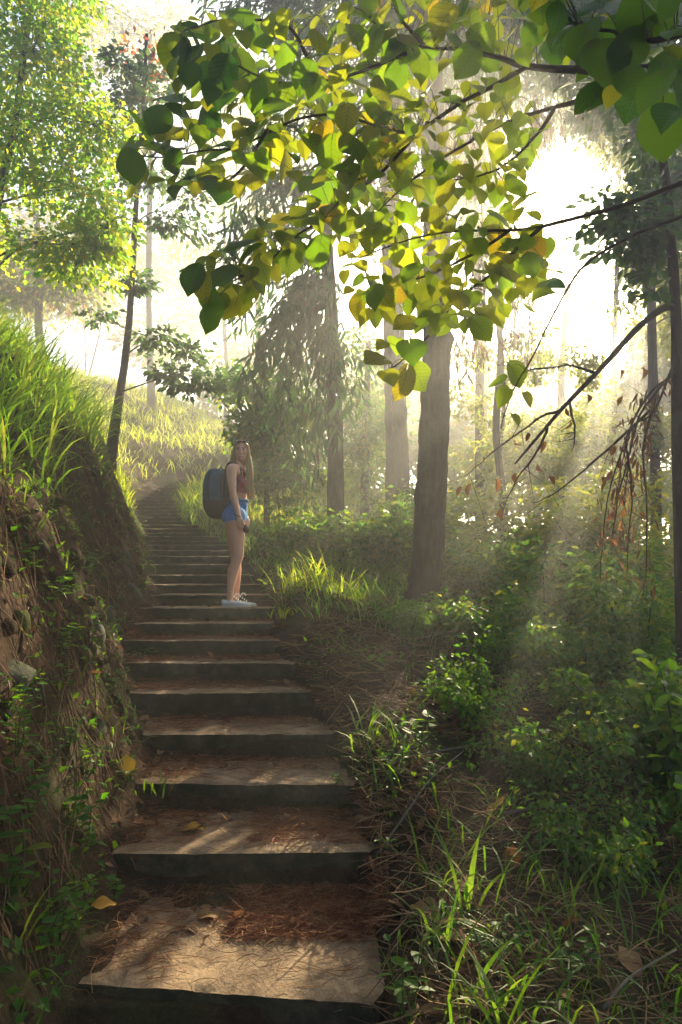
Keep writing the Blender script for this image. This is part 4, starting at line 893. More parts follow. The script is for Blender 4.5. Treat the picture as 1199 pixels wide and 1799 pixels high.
n = len(p); a = rng.normal(.3, 1.2, n); strands(mb, p + np.array([0, 0, .02]) + np.abs(rng.normal(size=(n, 3))) * np.array([0, 0, .035]), np.stack([np.cos(a), np.sin(a), rng.normal(-.1, .3, n)], -1), U(.08, .42, n), U(.003, .0075, n), .5)
tag(mb.obj('dry_straw', G['straw'], None, False), 'tangled dry straw and stalks covering the verge mound', 'straw', kind='stuff')
mb = MB()
def step_pts(n, k0, k1, lo, hi, flo, fhi):
    k = rng.integers(k0, k1, n); s = U(lo, hi, n); f = U(flo, fhi, n); y = DEP[k] + (DEP[k+1] - DEP[k]) * f
    x = SL[k] + (SR[k] - SL[k]) * s; z = np.maximum(SZ[k] + .006, H(x, y) + .004); return np.stack([x, y, z], -1)
for (n, k0, k1, lo, hi, flo, fhi) in [(1500,0,8,0,1,.03,.98),(1900,0,7,0,.28,.2,1.0),(2000,0,7,.2,1.0,.5,1.0),(2100,0,1,.45,1.06,.45,1.0),(1100,1,2,.5,1.05,.2,1.0)]:
    p = step_pts(n, k0, k1, lo, hi, flo, fhi); a = rng.normal(.25, .9, n)
    strands(mb, p + np.array([0, 0, 1]) * U(0, .014, (n, 1)), np.stack([np.cos(a), np.sin(a), rng.normal(0, .07, n)], -1), U(.06, .19, n), U(.0016, .0034, n), .6)
p = scatter(3500, (-2.8, -.9), (3.4, 8), lambda x, y: (side(x, y)[0] > -.1) & (side(x, y)[0] < .3)); n = len(p)
strands(mb, p + np.array([0, 0, .012]), np.stack([U(.2, 1, n), U(-.9, .5, n), U(-.7, .1, n)], -1), U(.06, .18, n), U(.0013, .0028, n), .5)
p = scatter(2600, (-4.2, -1.2), (3.0, 8), lambda x, y: (side(x, y)[0] > .3) & (noise(x * .9 - y * 1.1, x * .5 + y * .5, 51.) > .25)); n = len(p)
strands(mb, p + np.array([0, 0, .015]), np.stack([U(.3, 1, n), U(-.7, .3, n), U(-1.2, -.2, n)], -1), U(.07, .2, n), U(.0015, .003, n), .4)
tag(mb.obj('pine_needles', G['needle'], None, False), 'reddish brown pine needles strewn over the steps and bank', 'needles', kind='stuff')
def litter(name, label, p, lo, hi, mat='drymass', up=1.1):
    n = len(p); b = MB(); leaves(b, p + np.array([0, 0, .012]), rand_unit(n) * np.array([1, 1, .35]), rand_unit(n) * .55 + np.array([0, 0, up]), U(lo, hi, n), T_OVAL)
    tag(b.obj(name, G[mat], None, False), label, 'leaf litter', kind='stuff')
pa = scatter(8000, (-.9, 5), (1.8, 9), lambda x, y: (side(x, y)[1] > .0) & (side(x, y)[1] < 4) & (noise(x * 2.1, y * 2.1, 84.) > -.1))
pb = scatter(1800, (-3.2, -.9), (2.2, 9), lambda x, y: (side(x, y)[0] > -.15) & (side(x, y)[0] < .5)); pc = step_pts(420, 0, 9, 0, 1, .45, 1.0)
litter('leaf_litter', 'small brown dead leaves littering the verge and step edges', np.vstack([pa, pb, pc]), .025, .085)
# exposed root fibres and soil strands hanging down the bank face
mb = MB()
p = scatter(13000, (-4.5, -1), (1.6, 11), lambda x, y: (side(x, y)[0] > .08) & (side(x, y)[0] < .95) & (noise(x * 2.5, y * 2.5, 61.) > -.25)); n = len(p)
strands(mb, p + np.array([.03, -.01, .0]), np.stack([rng.normal(.45, .25, n), rng.normal(-.05, .3, n), np.full(n, -1.0)], -1), U(.08, .5, n), U(.002, .008, n), .35)
tag(mb.obj('root_fibres', G['root'], None, False), 'root fibres and soil strands hanging down the cut bank face', 'roots', kind='stuff')
for (pts, r, lab) in [([(35,1150),(50,1080),(60,1120),(20,1190)], .008, 'curved mossy root arching out of the dark bank hollow'), ([(0,1010),(60,1040),(120,1100),(190,1130)], .009, 'long root running down the bank towards the fifth step'), ([(60,1190),(75,1260),(60,1340),(70,1400)], .008, 'sturdy upright root low on the bank'), ([(130,1130),(160,1200),(165,1300),(180,1390)], .006, 'thin root hanging down to the third step'), ([(110,1210),(120,1300),(105,1400)], .007, 'pale root standing out in the shaded bank')]:
    P = spline([ground_at(*q) + np.array([.015, -.015, .0]) + rng.normal(size=3) * .012 for q in pts], 18); o = tube(MB(), P - P[0], np.linspace(r, r * .5, 18) * (1 + .2 * np.sin(np.arange(18))), 7, .3, U(0, 9)).obj('root', G['rootbark']); o.location = tuple(P[0]); tag(o, lab, 'root', 'roots in the cut bank')
reseed('stones in the bank')
# stones in the bank
def stone(label, base, r, name='rock', mat='rock', cat='rock', group='stones set in the bank'):
    bm = bmesh.new(); bmesh.ops.create_icosphere(bm, subdivisions=3, radius=1.0); s = U(0, 99)
    V = np.array([v.co for v in bm.verts]); k = 1 + .35 * fbm(V[:, 0] * 1.2 + s, V[:, 1] * 1.2, V[:, 2] * 1.2, 4); k = np.minimum(k, 1.12)
    V = V * k[:, None]
    for _ in range(9):
        pn = rand_unit(1)[0]; dd = V @ pn; h = U(.55, .8); V = V - np.outer(np.maximum(dd - h, 0) * .9, pn)
    V = V * np.asarray(r)
    for v, c in zip(bm.verts, V): v.co = c
    me = bpy.data.meshes.new(name); bm.to_mesh(me); bm.free(); me.materials.append(G[mat])
    for q in me.polygons: q.use_smooth = True
    o = link(name, me); o.location = tuple(np.asarray(base)); o.rotation_euler = (U(-.4, .4), U(-.4, .4), U(0, 6)); tag(o, label, cat, group); return o
for (px, py, r, lab) in [(25,1190,(.16,.16,.12),'rounded dark stone jutting from the bank by the left edge'),(235,1040,(.2,.24,.16),'grey boulder where the bank meets the ninth step'),(192,1085,(.1,.12,.15),'sunlit tan stone at the bank foot by the seventh step'),(222,1005,(.13,.16,.12),'grey stone above the boulder beside the stairs'),
                         (170,1120,(.1,.1,.17),'tall mossy stone in the bank beside the sixth step'),(75,960,(.09,.09,.07),'small stone below the bank grass'),(200,1105,(.09,.12,.08),'leaf-grey stone low at the bank foot'),(175,1290,(.07,.08,.1),'mossy stone at the bank foot near the fourth step'),(215,975,(.1,.12,.11),'dark stone under the far end of the bank')]:
    stone(lab, ground_at(px, py) + np.array([-.4, .1, -.2]) * r[0], r)
reseed('clods and moss')
# clods and moss lumps that roughen the cut face
def lumps(mb, p, r):
    bm = bmesh.new(); bmesh.ops.create_icosphere(bm, subdivisions=2, radius=1.0); bm.verts.ensure_lookup_table()
    B = np.array([v.co for v in bm.verts]); Fc = np.array([[v.index for v in f.verts] for f in bm.faces]); bm.free()
    for q, k in zip(p, r):
        s_ = U(0, 99); w_ = 1 + .5 * fbm(B[:, 0] * 1.3 + s_, B[:, 1] * 1.3, B[:, 2] * 1.3, 3)
        mb.add(q + B * w_[:, None] * k * U(.6, 1.3, 3), Fc)
mb = MB(); p = scatter(5200, (-4.2, -.9), (1.8, 10.5), lambda x, y: (side(x, y)[0] > .03) & (side(x, y)[0] < 1.2) & (noise(x * 2, y * 2, 71.) > -.3))
lumps(mb, p - np.array([.012, 0, .012]), U(.015, .065, len(p)) ** 1.0)
tag(mb.obj('soil_clods', G['clod'], None), 'rough soil clods and moss lumps on the cut bank face', 'soil', kind='stuff')
reseed('fallen leaves, each')
# fallen leaves, each its own
def fallen(px, py, size, meshes, label, tilt=.25, dz=.015, yaw=None, pitch=None):
    p = ground_at(px, py)
    k = np.searchsorted(DEP, p[1], side='right') - 1
    if k >= 0 and SL[k] < p[0] < SR[k]:
        r = ray(px, py); t = (SZ[k] - CAMZ) / r[2] if r[2] < 0 else None
        if t:
            q = np.array([0, 0, CAMZ]) + r * t
            if DEP[k] - .05 < q[1] < DEP[min(k+1, NS-1)]: p = np.array([q[0], q[1], max(SZ[k], float(H(q[0], q[1])))])
    o = link('fallen_leaf', meshes[rng.integers(0, 3)]); a = U(0, 6.28) if yaw is None else yaw
    M = Matrix.Rotation(a, 4, 'Z') @ Matrix.Rotation(U(-tilt, tilt) if pitch is None else pitch, 4, 'X') @ Matrix.Rotation(U(-tilt, tilt), 4, 'Y')
    o.matrix_basis = Matrix.Translation((p[0], p[1], p[2] + dz)) @ M @ Matrix.Scale(size * .72, 4); tag(o, label, 'leaf', 'fallen leaves'); return o
for (px, py, s, ms, lab, kw) in [
    (325,1462,.17,YEL,'flat bright yellow leaf on the second step',dict(yaw=-1.6)),(222,1368,.16,YEL,'curled yellow leaf standing on the left end of the third step',dict(pitch=1.1,yaw=.3,dz=.03)),(165,1618,.14,YEL,'yellow leaf at the left end of the bottom step',dict(yaw=-1.2)),
    (352,1612,.15,TAN,'round tan leaf lying flat on the bottom step',dict(tilt=.05,yaw=-1.5)),(690,1590,.2,TAN,'large tan leaf at the right end of the bottom step',dict(yaw=-2.2)),(730,1600,.2,TAN,'folded tan leaf just beyond the bottom step end',dict(yaw=-2.4,tilt=.4)),(680,1500,.2,BRN,'orange-brown leaf draped over the end of the second step',dict(yaw=-2.2,pitch=-.5)),
    (860,1440,.17,YEL,'big yellow leaf on the straw verge',dict(pitch=.6,yaw=-1.3,dz=.04)),(588,1335,.13,TAN,'tan leaf at the right end of the third step',dict(yaw=-1.6)),(640,1340,.18,TAN,'long tan leaf on straw beside the third step',dict(yaw=-1.5)),
    (775,1650,.2,TAN,'tan leaf lying low beside the bottom step',dict(yaw=-2)),(800,1560,.12,TAN,'crumpled tan leaf above the low tan leaf',dict(tilt=.6)),(900,1540,.14,BRN,'brown leaf standing upright in the dark verge',dict(pitch=1.2,dz=.05)),(970,1470,.17,BRN,'brown leaf beside the maroon leaf in the shade',dict(tilt=.5)),(1100,1470,.18,BRN,'maroon dead leaf propped in the shaded hollow',dict(pitch=1.0,dz=.06)),
    (1120,1725,.17,TAN,'big tan leaf in the dark bottom right corner',dict(pitch=.7,yaw=.5,dz=.04)),(990,1640,.13,BRN,'brown leaf low among dark grass',dict(pitch=.8)),(1165,1690,.16,TAN,'tan leaf cut by the right edge near the bottom',dict(tilt=.5)),(585,1200,.12,BRN,'orange leaf beside the fifth step end',dict(tilt=.4)),
    (720,1220,.11,BRN,'orange-brown leaf on the straw mound crest',dict(tilt=.5)),(740,1345,.15,BRN,'dark brown leaf under the leafy sprig',dict(tilt=.5)),(650,1405,.12,BRN,'small orange leaf beside the third step end',dict(tilt=.5)),(800,1290,.12,BRN,'glowing orange leaf upright on the mound',dict(pitch=1.3,dz=.06)),(830,1300,.12,BRN,'rust leaf right of the glowing orange leaf',dict(pitch=1.2,dz=.05)),(775,1300,.11,BRN,'rust leaf left of the glowing orange leaf',dict(pitch=1.0,dz=.05)),(870,1320,.1,BRN,'dark dead leaf at the end of the row of rust leaves',dict(pitch=1.2,dz=.05)),
    (440,1447,.06,TAN,'tiny pale leaf scrap at the back of the second step',dict(tilt=.6)),(500,1440,.06,TAN,'small tan sliver at the back of the second step',dict(tilt=.5)),(280,1335,.08,TAN,'grey-tan leaf scrap at the left of the third tread',dict(tilt=.4)),(690,1560,.16,TAN,'tan leaf above the large one at the bottom step end',dict(yaw=-1.8)),(885,1690,.1,BRN,'brown leaf scrap amid clover-like weeds',dict(tilt=.5)),(1010,1690,.14,TAN,'long dull leaf in the dark corner',dict(tilt=.5))]:
    fallen(px, py, s, ms, lab, **kw)
reseed('sticks')
# sticks
for (pts, r, lab) in [([(700,1345),(790,1330),(900,1320),(1010,1318)], .006, 'long straight dark stick lying across the verge above the hollow'),([(1010,1318),(1025,1310),(1020,1295)], .006, 'crooked pale stick tip at the end of the long stick'),
                      ([(660,1520),(720,1440),(760,1390),(815,1345)], .007, 'tan stick slanting up from the second step end'),([(800,1220),(840,1250),(870,1280),(875,1300)], .005, 'curved green stalk on the mound'),([(880,1440),(960,1432),(1050,1438)], .012, 'thick grey stick across the shaded verge'),([(730,1640),(760,1700),(775,1760)], .005, 'thin tan stalk beside the bottom step'),
                      ([(910,1300),(960,1298),(970,1270)], .004, 'thin bent stalk at the hollow edge'),([(1060,1790),(1110,1740),(1190,1700)], .009, 'greenish stick under the big tan leaf in the corner'),([(1150,1440),(1165,1330),(1185,1260)], .006, 'pale upright twig at the edge over the hollow')]:
    W = [ground_at(*q) + np.array([0, 0, .03 + .02 * k]) for k, q in enumerate(pts)]; P = spline(W, 16); o = tube(MB(), P - P[0], np.linspace(r, r * .5, 16), 6, .2, U(0, 9)).obj('stick', G['bark_pale']); o.location = tuple(P[0]); tag(o, lab, 'stick', 'sticks on the verge')

# ------------------------------------------------------------------ the hiker
def skin_mat(name, c1, c2, rough=.5, sss=.0):
    m = solid_mat(name, c1, c2, 6.0, rough, .05, 60.0)
    return m
G['skin'] = skin_mat('skin', (.66,.35,.23), (.72,.41,.28))
G['hair'] = island_mat('blonde hair', [(0, (.50,.34,.15)), (.5, (.68,.5,.26)), (1, (.82,.66,.4))], .45, .35)
G['hair_base'] = solid_mat('blonde hair base', (.42,.28,.12), (.6,.43,.21), 30.0, .55, .3, 60.0, (1, 1, .1))
G['denim'] = solid_mat('blue denim', (.002,.10,.32), (.006,.20,.50), 14.0, .8, .3, 200.0)
G['hem'] = solid_mat('frayed hem', (.16,.34,.48), (.4,.52,.6), 60.0, .9, .3, 200.0)
G['top'] = solid_mat('maroon knit', (.20,.012,.045), (.34,.03,.08), 18.0, .8, .3, 150.0)
G['strap'] = solid_mat('dark strap fabric', (.045,.03,.045), (.08,.055,.07), 18.0, .8, .2, 150.0)
G['canvas'] = solid_mat('white canvas', (.72,.76,.8), (.82,.84,.86), 20.0, .8, .2, 200.0)
G['rubber'] = solid_mat('pale rubber', (.5,.48,.42), (.62,.6,.54), 12.0, .7, .1)
G['pack'] = solid_mat('blue pack fabric', (.008,.05,.10), (.016,.085,.15), 10.0, .7, .3, 120.0)
G['packdark'] = solid_mat('black pack fabric', (.012,.014,.018), (.025,.028,.034), 10.0, .75, .3, 120.0)
G['black'] = solid_mat('black plastic', (.008,.008,.01), (.02,.02,.022), 10.0, .25, 0)
G['eye'] = solid_mat('eye white', (.7,.68,.64), (.75,.73,.7), 10.0, .3, 0)
G['lip'] = solid_mat('lips', (.42,.12,.10), (.48,.15,.13), 10.0, .4, 0)
G['tooth'] = solid_mat('teeth', (.75,.72,.66), (.8,.77,.7), 10.0, .3, 0)
G['brow'] = solid_mat('brow', (.16,.09,.04), (.22,.13,.06), 30.0, .8, 0)
K = .00115
feet = np.array([at(412, 1066, 7.14)[0], 7.16, max(SZ[8], 0) if False else SZ[8] + .004])
FEET = feet
def Z(zx, zy, y=0.0): return np.array([(zx - 415) * K, y, (1668 - zy) * K])  # from a close look at the figure
def capsule(mb, p0, p1, r0, r1, fl=(1, 1, 1)):
    p0, p1 = np.asarray(p0, float), np.asarray(p1, float); n = 9; L = np.linalg.norm(p1 - p0); T = (p1 - p0) / max(L, 1e-6)
    a = np.linspace(-np.pi / 2, 0, 5); b = np.linspace(0, np.pi / 2, 5)
    P = np.vstack([p0 + np.outer(np.sin(a), T) * r0, p1 + np.outer(np.sin(b), T) * r1]); R = np.concatenate([np.cos(a) * r0, np.cos(b) * r1]); R = np.maximum(R, .0008)
    tube(mb, P, R, 14); return mb
def chain(mb, pts):
    for (a, ra), (b, rb) in zip(pts[:-1], pts[1:]): capsule(mb, a, b, ra, rb)
def ell(mb, c, r, rot=None, n=14, m=20):
    th = np.linspace(0, np.pi, n); ph = np.arange(m) / m * 2 * np.pi
    V = np.stack([np.sin(th)[:, None] * np.cos(ph)[None], np.sin(th)[:, None] * np.sin(ph)[None], np.cos(th)[:, None] * np.ones(m)[None]], -1).reshape(-1, 3) * np.asarray(r)
    if rot is not None: V = V @ np.array(rot.to_3x3()).T
    i, j = np.meshgrid(np.arange(n - 1), np.arange(m), indexing='ij'); j2 = (j + 1) % m
    mb.add(V + np.asarray(c), np.stack([i*m+j, (i+1)*m+j, (i+1)*m+j2, i*m+j2], -1).reshape(-1, 4)); return mb
def fuse(mb, name, mat, voxel=.006, smooth=4, cut=None):
    """one continuous skin over overlapping volumes"""
    o = bpy.data.objects.new('tmp', mb.mesh('tmp', None)); COL.objects.link(o)
    r = o.modifiers.new('r', 'REMESH'); r.mode = 'VOXEL'; r.voxel_size = voxel; r.use_smooth_shade = True
    if smooth: s = o.modifiers.new('s', 'SMOOTH'); s.factor = .5; s.iterations = smooth
    bpy.context.view_layer.update(); dg = bpy.context.evaluated_depsgraph_get()
    me = bpy.data.meshes.new_from_object(o.evaluated_get(dg)); bpy.data.objects.remove(o)
    if cut:
        bm = bmesh.new(); bm.from_mesh(me)
        for co, no in cut:
            g = bm.verts[:] + bm.edges[:] + bm.faces[:]; bmesh.ops.bisect_plane(bm, geom=g, plane_co=co, plane_no=no, clear_outer=True)
        bm.to_mesh(me); bm.free()
    me.name = name; me.materials.clear(); me.materials.append(mat)
    for q in me.polygons: q.use_smooth = True
    return me
person = empty('person', FEET, 'young hiker in blue shorts and maroon crop top turning back on the steps', 'person')
def pl(name, me, parent=person):
    o = bpy.data.objects.new(name, me); COL.objects.link(o); o.parent = parent; return o
body = MB()
ry = .085
# torso
chain(body, [(Z(412,830), .118), (Z(432,740), .098), (Z(446,660), .078), (Z(440,570), .092), (Z(432,500), .098), (Z(428,430), .085)])
ell(body, Z(410,830), (.118,.155,.115)); ell(body, Z(438,545), (.09,.135,.12)); ell(body, Z(430,450), (.08,.15,.07))
ell(body, Z(480,545,-.06), (.045,.06,.055)); ell(body, Z(480,545,.06), (.045,.06,.055))
ell(body, Z(365,845,-.07), (.075,.08,.09)); ell(body, Z(365,845,.07), (.075,.08,.09))
chain(body, [(Z(428,415), .062), (Z(440,380), .05), (Z(452,320), .046)])
# arms
chain(body, [(Z(425,418,-.10), .052), (Z(395,432,-.165), .055), (Z(398,520,-.185), .05), (Z(412,640,-.195), .038), (Z(428,710,-.2), .037), (Z(452,790,-.205), .03), (Z(468,850,-.205), .0235)])
chain(body, [(Z(430,418,.10), .052), (Z(430,432,.165), .055), (Z(425,520,.19), .048), (Z(420,640,.205), .038), (Z(440,720,.2), .036), (Z(480,820,.15), .024)])
# near hand: palm, four curled fingers, thumb
pw = Z(470,862,-.205)
chain(body, [(Z(468,850,-.205), .024), (Z(476,890,-.2), .03), (Z(482,920,-.195), .028)])
for k, (dx, ln) in enumerate([(24, 58), (9, 64), (-6, 60), (-20, 48)]):
    a = Z(478 + dx, 915, -.2 + .004 * k); b = Z(478 + dx + 4, 915 + ln * .55, -.197); c = Z(482 + dx + 10, 915 + ln, -.175)
    chain(body, [(a, .0125), (b, .0105), (c, .009)])
chain(body, [(Z(488,880,-.205), .013), (Z(508,905,-.215), .011), (Z(514,938,-.205), .0095)])
ph = Z(490,850,.15)
chain(body, [(Z(480,820,.15), .024), (Z(498,865,.14), .028)])
for k in range(4): chain(body, [(Z(490 + 8*k, 870, .13 + .012*k), .012), (Z(496 + 8*k, 905, .12 + .012*k), .010), (Z(490 + 8*k, 930, .11 + .012*k), .009)])
# legs
chain(body, [(Z(412,860,-.085), .112), (Z(430,960,-.085), .094), (Z(442,1060,-.085), .078), (Z(450,1150,-.085), .064), (Z(450,1215,-.085), .057), (Z(428,1280,-.083), .055), (Z(408,1340,-.082), .058), (Z(395,1430,-.08), .045), (Z(386,1520,-.08), .034), (Z(384,1590,-.08), .036)])
chain(body, [(Z(405,860,.085), .112), (Z(395,960,.085), .092), (Z(392,1060,.085), .076), (Z(402,1150,.085), .062), (Z(408,1210,.085), .056), (Z(412,1280,.085), .054), (Z(415,1340,.085), .055), (Z(418,1430,.085), .043), (Z(418,1520,.085), .033), (Z(418,1590,.085), .035)])
ell(body, Z(466,1195,-.085), (.035,.04,.045))
# head turned to the viewer
hc = Z(462, 255, -.01)
ell(body, hc + np.array([0, .012, .018]), (.074,.090,.094)); ell(body, hc + np.array([.004, -.022, -.045]), (.054,.058,.062)); capsule(body, hc + np.array([.006, -.05, -.082]), hc + np.array([.006, -.045, -.078]), .024, .026)
capsule(body, hc + np.array([.006, -.082, .014]), hc + np.array([.007, -.094, -.022]), .009, .013)
ell(body, hc + np.array([-.032, -.058, -.02]), (.022,.02,.02)); ell(body, hc + np.array([.044, -.054, -.02]), (.022,.02,.02))
ell(body, hc + np.array([-.074, .012, -.005]), (.01,.02,.03)); ell(body, hc + np.array([.074, .012, -.005]), (.01,.02,.03))
pl('body', fuse(body, 'body', G['skin'], .0055, 3))
# face features
fe = MB()
for s in (-1, 1): ell(fe, hc + np.array([.006 + s * .029, -.073, .017]), (.013, .007, .0065))
pl('eyes', fe.mesh('eyes', G['eye']))
fe = MB()
for s in (-1, 1): ell(fe, hc + np.array([.006 + s * .029, -.079, .017]), (.006, .003, .006)); capsule(fe, hc + np.array([.006 + s * .017, -.077, .0245]), hc + np.array([.006 + s * .043, -.069, .024]), .0022, .0018)
pl('pupils', fe.mesh('pupils', G['black']))
fe = MB()
for s in (-1, 1): capsule(fe, hc + np.array([.006 + s * .014, -.079, .036]), hc + np.array([.006 + s * .046, -.066, .037]), .0036, .0026)
pl('eyebrows', fe.mesh('eyebrows', G['brow']))
fe = MB(); xs = np.linspace(-1, 1, 9)
mouth = lambda lift: [hc + np.array([.007 + .027 * x, -.081 + .014 * x * x, -.052 + .012 * x * x + lift * (1 - x * x)]) for x in xs]
tube(fe, mouth(.005), .0042 * (1.1 - xs ** 2 * .6), 8); tube(fe, mouth(-.009), .005 * (1.1 - xs ** 2 * .6), 8); pl('lips', fe.mesh('lips', G['lip']))
fe = MB(); tube(fe, [q + np.array([0, .0005, 0]) for q in mouth(-.002)], .0062 * (1.05 - xs ** 2 * .7), 8); pl('teeth', fe.mesh('teeth', G['tooth']))
# hair: a cap and long strands over the front shoulder
hm = MB(); ell(hm, hc + np.array([-.002, .03, .03]), (.085,.092,.098)); ell(hm, hc + np.array([-.05, .03, -.05]), (.038,.05,.10)); ell(hm, hc + np.array([.06, .03, -.05]), (.034,.05,.11)); ell(hm, hc + np.array([0, .06, -.06]), (.07,.05,.11))
chain(hm, [(hc + np.array([.072, -.0, -.06]), .034), (Z(540,420,-.03), .042), (Z(545,540,-.05), .04), (Z(552,620,-.06), .03), (Z(548,690,-.06), .012)])
chain(hm, [(hc + np.array([-.062, .01, -.03]), .028), (Z(385,330,.0), .026), (Z(378,375,.02), .016)])
hair = pl('hair', fuse(hm, 'hair', G['hair_base'], .007, 3))
st = MB()
for k in range(260):
    a = U(-1.2, 1.2); root = hc + np.array([.012 + .03 * U(-1, 1), .01 + .05 * U(-1, 1), .118 + .01 * U(-1, 1)])
    if k < 190:
        y0 = U(-.055, .06); e1 = hc + np.array([.079 + U(-.004, .010), y0 * .7, U(-.03, .03)]); m2 = Z(535 + U(-32, 38), 430, y0 - .03); m3 = Z(548 + U(-34, 38), 560, y0 * .8 - .05); en = Z(556 + U(-38, 40), U(590, 705), y0 * .5 - .06)
        pts = [root, hc + np.array([.055, y0 * .9, .085]), e1, m2, m3, en]
    else:
        y0 = U(-.05, .08); pts = [root, hc + np.array([-.06, y0 * .9, .085]), hc + np.array([-.083 - U(0, .008), y0, U(-.02, .02)]), Z(385 + U(-25, 20), 330, y0), Z(372 + U(-25, 25), 380 + U(-20, 15), y0 + .02)]
    tube(st, spline(pts, 16), np.linspace(.003, .0016, 16), 4, cap=False)
pl('strands', st.mesh('strands', G['hair'], True), hair)
# clothes
tm = MB(); chain(tm, [(Z(446,660), .086), (Z(440,570), .100), (Z(432,500), .106), (Z(428,440), .09)]); ell(tm, Z(438,545), (.098,.143,.128)); ell(tm, Z(480,545,-.06), (.054,.068,.063)); ell(tm, Z(480,545,.06), (.054,.068,.063))
pl('crop_top', fuse(tm, 'crop_top', G['top'], .006, 3, [(tuple(Z(0,448)), (0,0,1)), (tuple(Z(0,636)), (0,0,-1))]))
tm = MB()
for s in (-1, 1): chain(tm, [(Z(505,470,.065*s), .013), (Z(470,415,.085*s), .014), (Z(430,372,.088*s), .016), (Z(380,420,.085*s), .014), (Z(365,480,.08*s), .013)])
pl('shoulder_strap', fuse(tm, 'shoulder_strap', G['top'], .005, 2))
sm_ = MB(); chain(sm_, [(Z(412,830), .126), (Z(432,740), .106), (Z(444,690), .092)]); ell(sm_, Z(410,830), (.127,.164,.124)); ell(sm_, Z(365,848,-.07), (.083,.088,.096)); ell(sm_, Z(365,848,.07), (.083,.088,.096))
for s in (-1, 1): chain(sm_, [(Z(410,850,.085*s), .124), (Z(422 if s < 0 else 402,930,.085*s), .118), (Z(432 if s < 0 else 398,1010,.085*s), .115)])
shorts = pl('shorts', fuse(sm_, 'shorts', G['denim'], .006, 3, [(tuple(Z(0,945)), (.12,0,-1)), (tuple(Z(0,690)), (0,0,1))]))
hm = MB()
for s in (-1, 1): chain(hm, [(Z(418 if s < 0 else 402,915,.085*s), .1225), (Z(432 if s < 0 else 398,1010,.085*s), .1185)])
pl('hem', fuse(hm, 'hem', G['hem'], .006, 2, [(tuple(Z(0,952)), (.12,0,-1)), (tuple(Z(0,938)), (-.12,0,1))]), shorts)
wb = MB(); th = np.linspace(0, 2*np.pi, 30); tube(wb, np.stack([Z(440,705)[0] + .098*np.cos(th), .103*np.sin(th), np.full(30, Z(0,705)[2])], -1), .011, 6); pl('waistband', wb.mesh('waistband', G['denim']), shorts)
for s, ax in ((-1, 384), (1, 420)):
    y = .083 * s; sh = MB()
    chain(sh, [(Z(ax - 45,1622,y), .036), (Z(ax + 10,1616,y), .042), (Z(ax + 75,1628,y), .036), (Z(ax + 150,1640,y), .026)]); ell(sh, Z(ax,1585,y), (.052,.044,.045)); ell(sh, Z(ax + 140,1637,y), (.05,.042,.028))
    o = pl('shoe', fuse(sh, 'shoe', G['canvas'], .005, 3, [(tuple(Z(0,1551)), (.15,0,1)), (tuple(Z(0,1658)), (0,0,-1))]))
    so = MB(); chain(so, [(Z(ax - 50,1655,y), .036), (Z(ax + 70,1655,y), .040), (Z(ax + 158,1655,y), .034)])
    pl('sole', fuse(so, 'sole', G['rubber'], .005, 2, [(tuple(Z(0,1648)), (0,0,1)), (tuple(Z(0,1667)), (0,0,-1))]), o)
    lc = MB()
    for k in range(4): q = Z(ax + 40 + 18 * k, 1578 + 14 * k, y); tube(lc, [q + np.array([-.004, -.03, -.006]), q + np.array([0, 0, .012]), q + np.array([-.004, .03, -.006])], .004, 5)
    for q in (-1, 1): tube(lc, spline([Z(ax + 40,1570,y), Z(ax + 62 + 10*q,1545,y - .015*q), Z(ax + 88,1568,y - .03*q)], 8), .0035, 5)
    pl('laces', lc.mesh('laces', G['canvas']), o)
gl = MB()
for s in (-1, 1):
    ell(gl, hc + np.array([.004 + s * .036, -.040, .106]), (.033, .010, .020), Matrix.Rotation(-.9, 4, 'X')); tube(gl, spline([hc + np.array([s * .07, -.035, .10]), hc + np.array([s * .088, .02, .07]), hc + np.array([s * .086, .06, .04])], 8), .0035, 5)
capsule(gl, hc + np.array([-.008, -.046, .11]), hc + np.array([.016, -.046, .11]), .004, .004)
def thing_at(name, me, label, cat):
    o = bpy.data.objects.new(name, me); COL.objects.link(o); o.location = tuple(FEET); return tag(o, label, cat)
thing_at('sunglasses', gl.mesh('sunglasses', G['black']), 'dark sunglasses pushed up on the blonde hair', 'sunglasses')
br = MB(); th = np.linspace(0, 2*np.pi, 20); tube(br, [Z(466,858,-.205) + np.array([.028*math.cos(q), .028*math.sin(q), -.006*math.cos(q)]) for q in th], .0055, 6)
thing_at('bracelet', br.mesh('bracelet', G['top']), 'thin dark red bracelet on the hiker’s wrist', 'bracelet')
cm = MB(); capsule(cm, Z(516,950,-.17), Z(530,985,-.17), .022, .028); tube(cm, [Z(512,942,-.17), Z(536,990,-.17)], [.026, .031], 16)
thing_at('compact_camera', fuse(cm, 'compact_camera', G['black'], .005, 1), 'small dark camera held low at the hiker’s thigh', 'camera')
